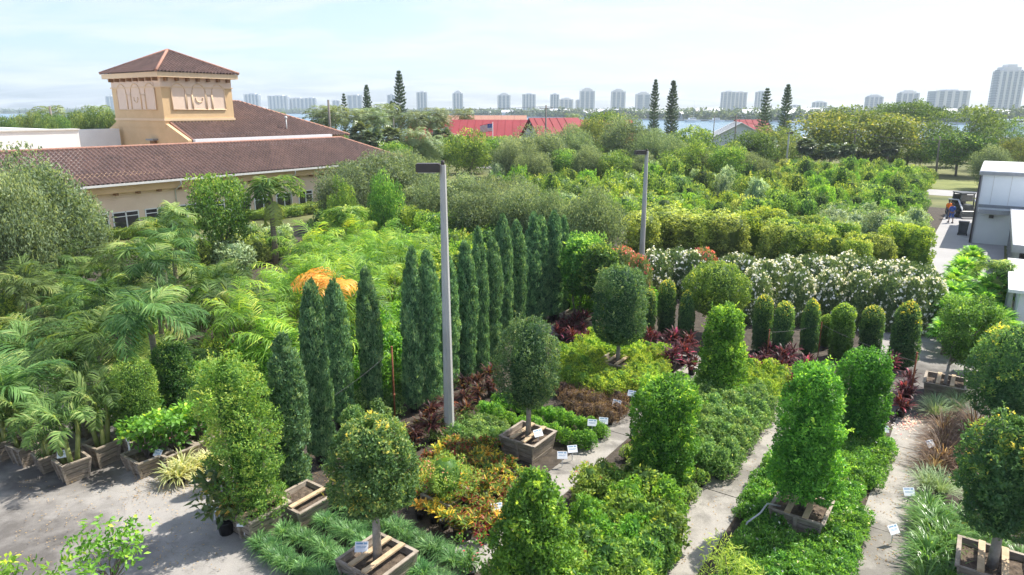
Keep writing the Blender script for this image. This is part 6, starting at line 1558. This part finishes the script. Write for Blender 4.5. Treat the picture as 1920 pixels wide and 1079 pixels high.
person('person in an orange shirt and dark trousers walking toward the skid steer', 1776, 411, R(-8), M['orange_cloth'], M['dark_cloth'], .2)
person('person in a blue shirt and shorts walking on the service road', 1782, 419, R(-14), M['blue_cloth'], M['blue_cloth'], -.2, True, 1.78)

# ------------------------------------------------------------------ skyline towers across the lagoon
def tower_mat(name, wall, band, floor=3.1, frac=.42):
    m, nt, out = new_mat(name)
    p = nd(nt, 'ShaderNodeBsdfPrincipled'); p.inputs['Roughness'].default_value = .6
    tc = nd(nt, 'ShaderNodeTexCoord'); sp = nd(nt, 'ShaderNodeSeparateXYZ'); nt.links.new(tc.outputs['Object'], sp.inputs[0])
    d = nd(nt, 'ShaderNodeMath', operation='DIVIDE'); d.inputs[1].default_value = floor; nt.links.new(sp.outputs['Z'], d.inputs[0])
    f = nd(nt, 'ShaderNodeMath', operation='FRACT'); nt.links.new(d.outputs[0], f.inputs[0])
    g = nd(nt, 'ShaderNodeMath', operation='LESS_THAN'); g.inputs[1].default_value = frac; nt.links.new(f.outputs[0], g.inputs[0])
    mx = nd(nt, 'ShaderNodeMix', data_type='RGBA'); mx.inputs[6].default_value = wall + (1,); mx.inputs[7].default_value = band + (1,)
    nt.links.new(g.outputs[0], mx.inputs[0]); nt.links.new(mx.outputs[2], p.inputs['Base Color']); nt.links.new(p.outputs[0], out.inputs[0])
    return m
TM = [tower_mat('tower_pale', (.62, .61, .60), (.30, .33, .38)), tower_mat('tower_grey', (.48, .49, .51), (.25, .28, .33)), tower_mat('tower_beige', (.62, .57, .50), (.33, .33, .35))]
TW = solid('tower_pier', (.66, .65, .64), .7, .04, .05); TG = tower_mat('tower_glazing', (.34, .38, .43), (.20, .24, .29), 3.1, .7)
def tower(px0, px1, top, D, label, style=0, bal=3, steps=False, depth=None, rz=0):
    xc = at_dist((px0 + px1) / 2, D, 20); wd = (px1 - px0) / FP * dep(D, 20); h = top_h(D, top); dp = depth or max(16, wd * .6)
    o = thing('apartment_tower', label, 'tower', (xc, D, 0), R(rz))
    m = MB(); b = wd / 2
    m.prism([(-b, -dp/2), (b, -dp/2), (b, dp/2), (-b, dp/2)], 0, h * (.95 if not steps else .88)); m.build('wall', TM[style], o)
    n = bal
    for k in range(n):                          # recessed glazed balcony stacks between proud piers
        x0 = -b + wd * (k + .22) / n; x1 = -b + wd * (k + .78) / n
        m = MB(); m.prism([(x0, -dp/2 - .5), (x1, -dp/2 - .5), (x1, -dp/2 - .02), (x0, -dp/2 - .02)], 4, h * (.93 if not steps else .86)); m.build('balcony_stack', TG, o)
    for k in range(n + 1):
        xx = -b + wd * k / n
        m = MB(); m.prism([(xx - wd * .05, -dp/2 - 1.0), (xx + wd * .05, -dp/2 - 1.0), (xx + wd * .05, -dp/2 - .03), (xx - wd * .05, -dp/2 - .03)], 0, h * (.96 if not steps else .89)); m.build('pier', TW, o)
    for y0, s in ((0, .5),):
        m = MB(); m.prism([(b + .02, -dp * .25), (b + .5, -dp * .25), (b + .5, dp * .25), (b + .02, dp * .25)], 4, h * .9); m.prism([(-b - .5, -dp * .25), (-b - .02, -dp * .25), (-b - .02, dp * .25), (-b - .5, dp * .25)], 4, h * .9); m.build('side_glazing', TG, o)
    m = MB()
    if steps: m.prism([(-b * .75, -dp * .4), (b * .75, -dp * .4), (b * .75, dp * .4), (-b * .75, dp * .4)], h * .88 + .01, h * .95)
    m.prism([(-b * .4, -dp * .3), (b * .45, -dp * .3), (b * .45, dp * .3), (-b * .4, dp * .3)], h * .95 + .01, h); m.build('penthouse', TW, o)
    return o
TL = [(203, 217, 180, 1900, 'distant blue-grey tower just left of the square tiled tower', 1, 2, False),
 (462.5, 488, 176, 1700, 'grey tower nearest to the right of the tiled roof tower', 1, 4, False), (508, 542, 179, 1700, 'broad pale tower with vertical stripes above the hip roof', 0, 5, False), (544, 573, 184, 1720, 'lower wide pale block, left half of a joined pair over the roof slope', 2, 4, False), (573, 594, 183.5, 1710, 'pale tower at the right end of the joined pair over the roof slope', 0, 3, False), (625, 638, 188, 1750, 'slim pale tower behind the far road pole', 0, 2, False), (654, 680, 178, 1650, 'grey tower behind the palms between two slim pines', 1, 3, False), (728, 742, 177, 1650, 'thin tower half hidden by the tallest pine', 1, 2, False),
 (783, 801, 172, 1550, 'slim tower first to the right of the tallest pine', 1, 3, False), (850, 868, 171, 1500, 'slim grey tower left of the red store roof', 0, 3, True), (934, 956, 175, 1450, 'tower with curved top steps above the flag', 1, 3, True), (980, 1003, 176, 1450, 'flat topped grey tower above the white cross gable', 1, 4, False), (1032, 1047, 176, 1400, 'narrow tower left of a low beige block', 0, 3, False), (1049, 1073, 184, 1420, 'shorter beige tower between two taller ones', 2, 3, True), (1080, 1087, 187, 1450, 'very slim low tower touching the tall central tower', 0, 1, False), (1087, 1113, 166, 1350, 'tall central tower right of the red roof', 0, 3, True), (1146, 1170, 167.5, 1350, 'broad tower with rounded crown left of the central pines', 0, 3, True), (1192, 1218, 173, 1350, 'pale tower just left of the thin pine', 0, 2, True),
 (1353, 1375, 171, 1300, 'left slab of the wide twin tower over the lagoon', 0, 3, False), (1375, 1396, 172, 1310, 'right slab of the wide twin tower over the lagoon', 2, 3, False), (1417, 1433, 171, 1350, 'tower partly hidden by the left pine of the right pair', 0, 3, False), (1484, 1498, 197, 1500, 'low distant block just right of the right pair of pines', 0, 2, False), (1526, 1546, 190, 1300, 'short wide block alone above the spreading tree', 1, 3, True), (1625.5, 1649.5, 178, 1150, 'narrow tower behind the umbrella tree', 0, 3, True), (1685, 1715, 170, 1100, 'pale tower with shallow domed top behind the umbrella tree', 0, 3, True), (1747, 1803, 169, 1000, 'very wide grey slab tower with white stripes', 1, 4, False), (1861, 1903, 122, 900, 'tallest tower in view at the far right edge', 0, 4, True)]
for a in TL: tower(*a[:5], style=a[5], bal=a[6], steps=a[7])

# island houses, tree belt and boats on the far shore
def shore_y(px):
    pts = [(-200, 1480), (560, 1405), (900, 900), (1100, 700), (1300, 600), (1500, 520), (1900, 440), (2100, 400)]
    for (a, ya), (b, yb) in zip(pts, pts[1:]):
        if px <= b: return ya + (yb - ya) * (px - a) / (b - a)
    return 400
hp_ = []
for k in range(3):
    r = thing('waterfront_house', None, 'house'); W_ = 14 + 3 * k
    gable(r, (0, 0), 0, W_, 10, 4.2 + k * .8, 6.6 + k, M['white_siding'], [M['ridge_tiles'], M['gutter'], M['membrane']][k], .6); hp_.append(r)
for k in range(34):
    px = 890 + k * 31 + rs.uniform(-8, 8); D = shore_y(px) + 30 + rs.uniform(0, 30)
    place(hp_[k % 3], at_dist(px, D, 3), D, rs.uniform(-.5, .5), rs.uniform(.8, 1.2), 'small pale waterfront house on the far lagoon shore', 'houses on the far shore', None, .5)
lv = LV(); Pc = []; 
for k in range(2300):
    px = rs.uniform(-250, 2150); D = shore_y(px) + 12 + rs.exponential(70); Pc.append((at_dist(px, D, 3), D, rs.uniform(5, 10.5)))
for (x, y, hh) in Pc:
    n = 26; r = rs.uniform(3, 6.5); d = rdir(n)
    P_ = np.array([x, y, .5 + hh * .55]) + d * np.array([r, r, hh * .5]) * rs.uniform(.6, 1, (n, 1))
    lv.leaf(P_, rdir(n), d + [0, 0, .5], 3.0, 2.2, np.clip(rs.normal(.4, .25, n), 0, 1))
tag(lv.build('island_trees', F['farisland']), 'hazy dark belt of trees along the far lagoon shore', 'trees', None, 'stuff')
sw = MB()
spts = [(px, shore_y(px)) for px in range(-200, 2101, 100)]
for (a, ya), (b, yb) in zip(spts, spts[1:]): sw.beam((at_dist(a, ya, 1), ya - 3, .6), (at_dist(b, yb, 1), yb - 3, .6), 1.0, 1.4)
tag(sw.build('sea_wall', M['concrete_pole']), 'long low sea wall along the far shore of the lagoon', 'wall')
def boat(px, D, L, rz, label, sail=False):
    o = thing('moored_boat', label, 'boat', (at_dist(px, D, 1), D, .06), rz)
    m = MB(); pr = [(-.5, .18), (-.5, -.18), (.1, -.2), (.5, 0), (.1, .2)]
    vs = [(u * L * k, v * L * k, z) for k, z in ((.9, -.2), (1.0, .13 * L)) for u, v in pr]
    m.add(vs, [(4, 3, 2, 1, 0), (5, 6, 7, 8, 9)] + [(i, (i + 1) % 5, 5 + (i + 1) % 5, 5 + i) for i in range(5)]); m.build('hull', M['white_paint'], o)
    m = MB(); m.prism([(-.3 * L, -.11 * L), (.12 * L, -.10 * L), (.12 * L, .10 * L), (-.3 * L, .11 * L)], .131 * L, .25 * L); m.build('cabin', M['white_paint'], o)
    m = MB(); m.prism([(-.28 * L, -.116 * L), (.1 * L, -.106 * L), (.1 * L, .106 * L), (-.28 * L, .116 * L)], .17 * L, .215 * L); m.build('cabin_window', M['glass'], o)
    if sail: m = MB(); m.tube([(0, 0, .25 * L), (0, 0, 1.3 * L)], .09, 6); m.build('mast', M['gutter'], o)
    return o
for px, D, L, l in ((1858, 330, 22, 'large white yacht moored before the tallest tower'), (1905, 350, 20, 'white yacht at the right edge of the lagoon'), (1745, 300, 14, 'small white boat moored beside the umbrella tree'), (1300, 540, 13, 'small white boat near the far shore left of the gable'), (1345, 545, 12, 'tiny white boat at the far shore above the white gable'), (1505, 470, 14, 'white boat near the far shore right of the pines'), (1775, 320, 12, 'white boat behind the banyan-like tree')):
    boat(px, D, L, rs.uniform(-.4, .4), l, px in (1745, 1300))

# ------------------------------------------------------------------ haze, sky, sun, camera
hz = MB(); hz.prism([(-2600, -80), (2600, -80), (2600, 2300), (-2600, 2300)], -3.0, 175.0)
mh, nth, outh = new_mat('haze_air')
pv = nd(nth, 'ShaderNodeVolumePrincipled'); pv.inputs['Color'].default_value = (.80, .89, 1.0, 1); pv.inputs['Density'].default_value = .00024; pv.inputs['Anisotropy'].default_value = .15
nth.links.new(pv.outputs[0], outh.inputs['Volume'])
o = hz.build('haze', mh); o['kind'] = 'stuff'; tag(o, 'pale sea haze filling the air over the nursery and lagoon', 'haze')

SUN_AZ, SUN_EL = (0.86, 0.50), R(54)
w = bpy.data.worlds.new('World'); SC.world = w; w.use_nodes = True
nt = w.node_tree
for n in list(nt.nodes): nt.nodes.remove(n)
out = nd(nt, 'ShaderNodeOutputWorld'); bgn = nd(nt, 'ShaderNodeBackground')
sky = nd(nt, 'ShaderNodeTexSky'); sky.sky_type = 'NISHITA'; sky.sun_disc = False
sky.sun_elevation = SUN_EL; sky.sun_rotation = math.atan2(SUN_AZ[0], SUN_AZ[1]); sky.air_density = 1.0; sky.dust_density = 2.0; sky.ozone_density = 1.5
tc = nd(nt, 'ShaderNodeTexCoord'); sp = nd(nt, 'ShaderNodeSeparateXYZ'); nt.links.new(tc.outputs['Generated'], sp.inputs[0])
# clouds on a flat layer: direction divided by its height
za = nd(nt, 'ShaderNodeMath', operation='MAXIMUM'); za.inputs[1].default_value = 0; nt.links.new(sp.outputs['Z'], za.inputs[0])
zb = nd(nt, 'ShaderNodeMath', operation='ADD'); zb.inputs[1].default_value = .12; nt.links.new(za.outputs[0], zb.inputs[0])
dv = nd(nt, 'ShaderNodeVectorMath', operation='SCALE'); inv = nd(nt, 'ShaderNodeMath', operation='DIVIDE'); inv.inputs[0].default_value = 1
nt.links.new(zb.outputs[0], inv.inputs[1]); nt.links.new(tc.outputs['Generated'], dv.inputs[0]); nt.links.new(inv.outputs[0], dv.inputs['Scale'])
mp = nd(nt, 'ShaderNodeMapping'); mp.inputs['Location'].default_value = (2.3, .7, 0); mp.inputs['Scale'].default_value = (1, 1.5, .2); nt.links.new(dv.outputs[0], mp.inputs[0])
cl = nd(nt, 'ShaderNodeTexNoise'); cl.inputs['Scale'].default_value = 1.1; cl.inputs['Detail'].default_value = 9; cl.inputs['Roughness'].default_value = .58; cl.inputs['Distortion'].default_value = .4
nt.links.new(mp.outputs[0], cl.inputs['Vector'])
cr = ramp(nt, [(.40, (.0,) * 3), (.52, (.45,) * 3), (.66, (1,) * 3)]); nt.links.new(cl.outputs['Fac'], cr.inputs[0])
# brighter, thicker veil toward the sun's side and the horizon
dt = nd(nt, 'ShaderNodeVectorMath', operation='DOT_PRODUCT'); dt.inputs[1].default_value = (.9, .35, .1); nt.links.new(tc.outputs['Generated'], dt.inputs[0])
mr = nd(nt, 'ShaderNodeMapRange'); mr.inputs['From Min'].default_value = -.35; mr.inputs['From Max'].default_value = .75; nt.links.new(dt.outputs['Value'], mr.inputs['Value'])
hzr = nd(nt, 'ShaderNodeMapRange'); hzr.inputs['From Min'].default_value = .30; hzr.inputs['From Max'].default_value = 0.0; nt.links.new(sp.outputs['Z'], hzr.inputs['Value'])
veil = nd(nt, 'ShaderNodeMath', operation='MULTIPLY'); veil.inputs[1].default_value = .50; nt.links.new(mr.outputs[0], veil.inputs[0])
v2 = nd(nt, 'ShaderNodeMath', operation='MULTIPLY_ADD'); v2.inputs[1].default_value = .12; nt.links.new(hzr.outputs[0], v2.inputs[0]); nt.links.new(veil.outputs[0], v2.inputs[2])
mxx = nd(nt, 'ShaderNodeMath', operation='MULTIPLY_ADD'); mxx.inputs[1].default_value = .60; mxx.use_clamp = True
nt.links.new(cr.outputs[0], mxx.inputs[0]); nt.links.new(v2.outputs[0], mxx.inputs[2])
wc = nd(nt, 'ShaderNodeMix', data_type='RGBA'); nt.links.new(mxx.outputs[0], wc.inputs[0]); skm = nd(nt, 'ShaderNodeMix', data_type='RGBA', blend_type='MULTIPLY'); skm.inputs[0].default_value = 1; skm.inputs[7].default_value = (.52, .64, .82, 1); nt.links.new(sky.outputs[0], skm.inputs[6]); nt.links.new(skm.outputs[2], wc.inputs[6]); wc.inputs[7].default_value = (3.0, 3.06, 3.16, 1)
nt.links.new(wc.outputs[2], bgn.inputs['Color']); bgn.inputs['Strength'].default_value = .149
nt.links.new(bgn.outputs[0], out.inputs[0])

sd = bpy.data.lights.new('sun', 'SUN'); sd.energy = 4.0; sd.angle = R(.6); sd.color = (1.0, .945, .86)
so = bpy.data.objects.new('sun', sd); COL.objects.link(so)
dvec = Vector((SUN_AZ[0] * math.cos(SUN_EL), SUN_AZ[1] * math.cos(SUN_EL), math.sin(SUN_EL)))
so.rotation_euler = dvec.to_track_quat('Z', 'Y').to_euler(); so.location = (60, 40, 120)

cd = bpy.data.cameras.new('camera'); cam = bpy.data.objects.new('camera', cd); COL.objects.link(cam)
cam.location = (0, 0, CH); cam.rotation_euler = (R(90) - TH, 0, 0)
cd.sensor_width = 36; cd.lens = 24; cd.clip_start = .1; cd.clip_end = 20000
SC.camera = cam

SC.view_settings.view_transform = 'Standard'; SC.view_settings.look = 'None'; SC.view_settings.exposure = 1.1; SC.view_settings.gamma = 1
cy = SC.cycles
cy.max_bounces = 6; cy.diffuse_bounces = 3; cy.glossy_bounces = 2; cy.transmission_bounces = 3; cy.volume_bounces = 1; cy.transparent_max_bounces = 4
cy.caustics_reflective = False; cy.caustics_refractive = False
cy.use_denoising = True
try: cy.denoiser = 'OPENIMAGEDENOISE'; cy.denoising_input_passes = 'RGB_ALBEDO_NORMAL'
except Exception: pass
cy.use_adaptive_sampling = True; cy.adaptive_threshold = .02
SC.render.use_persistent_data = False
for o in list(SC.objects):                       # nothing without a label slips through
    if o.parent is None and o.type in {'MESH', 'EMPTY'} and 'label' not in o and o.get('kind') != 'structure':
        print('UNLABELLED', o.name)
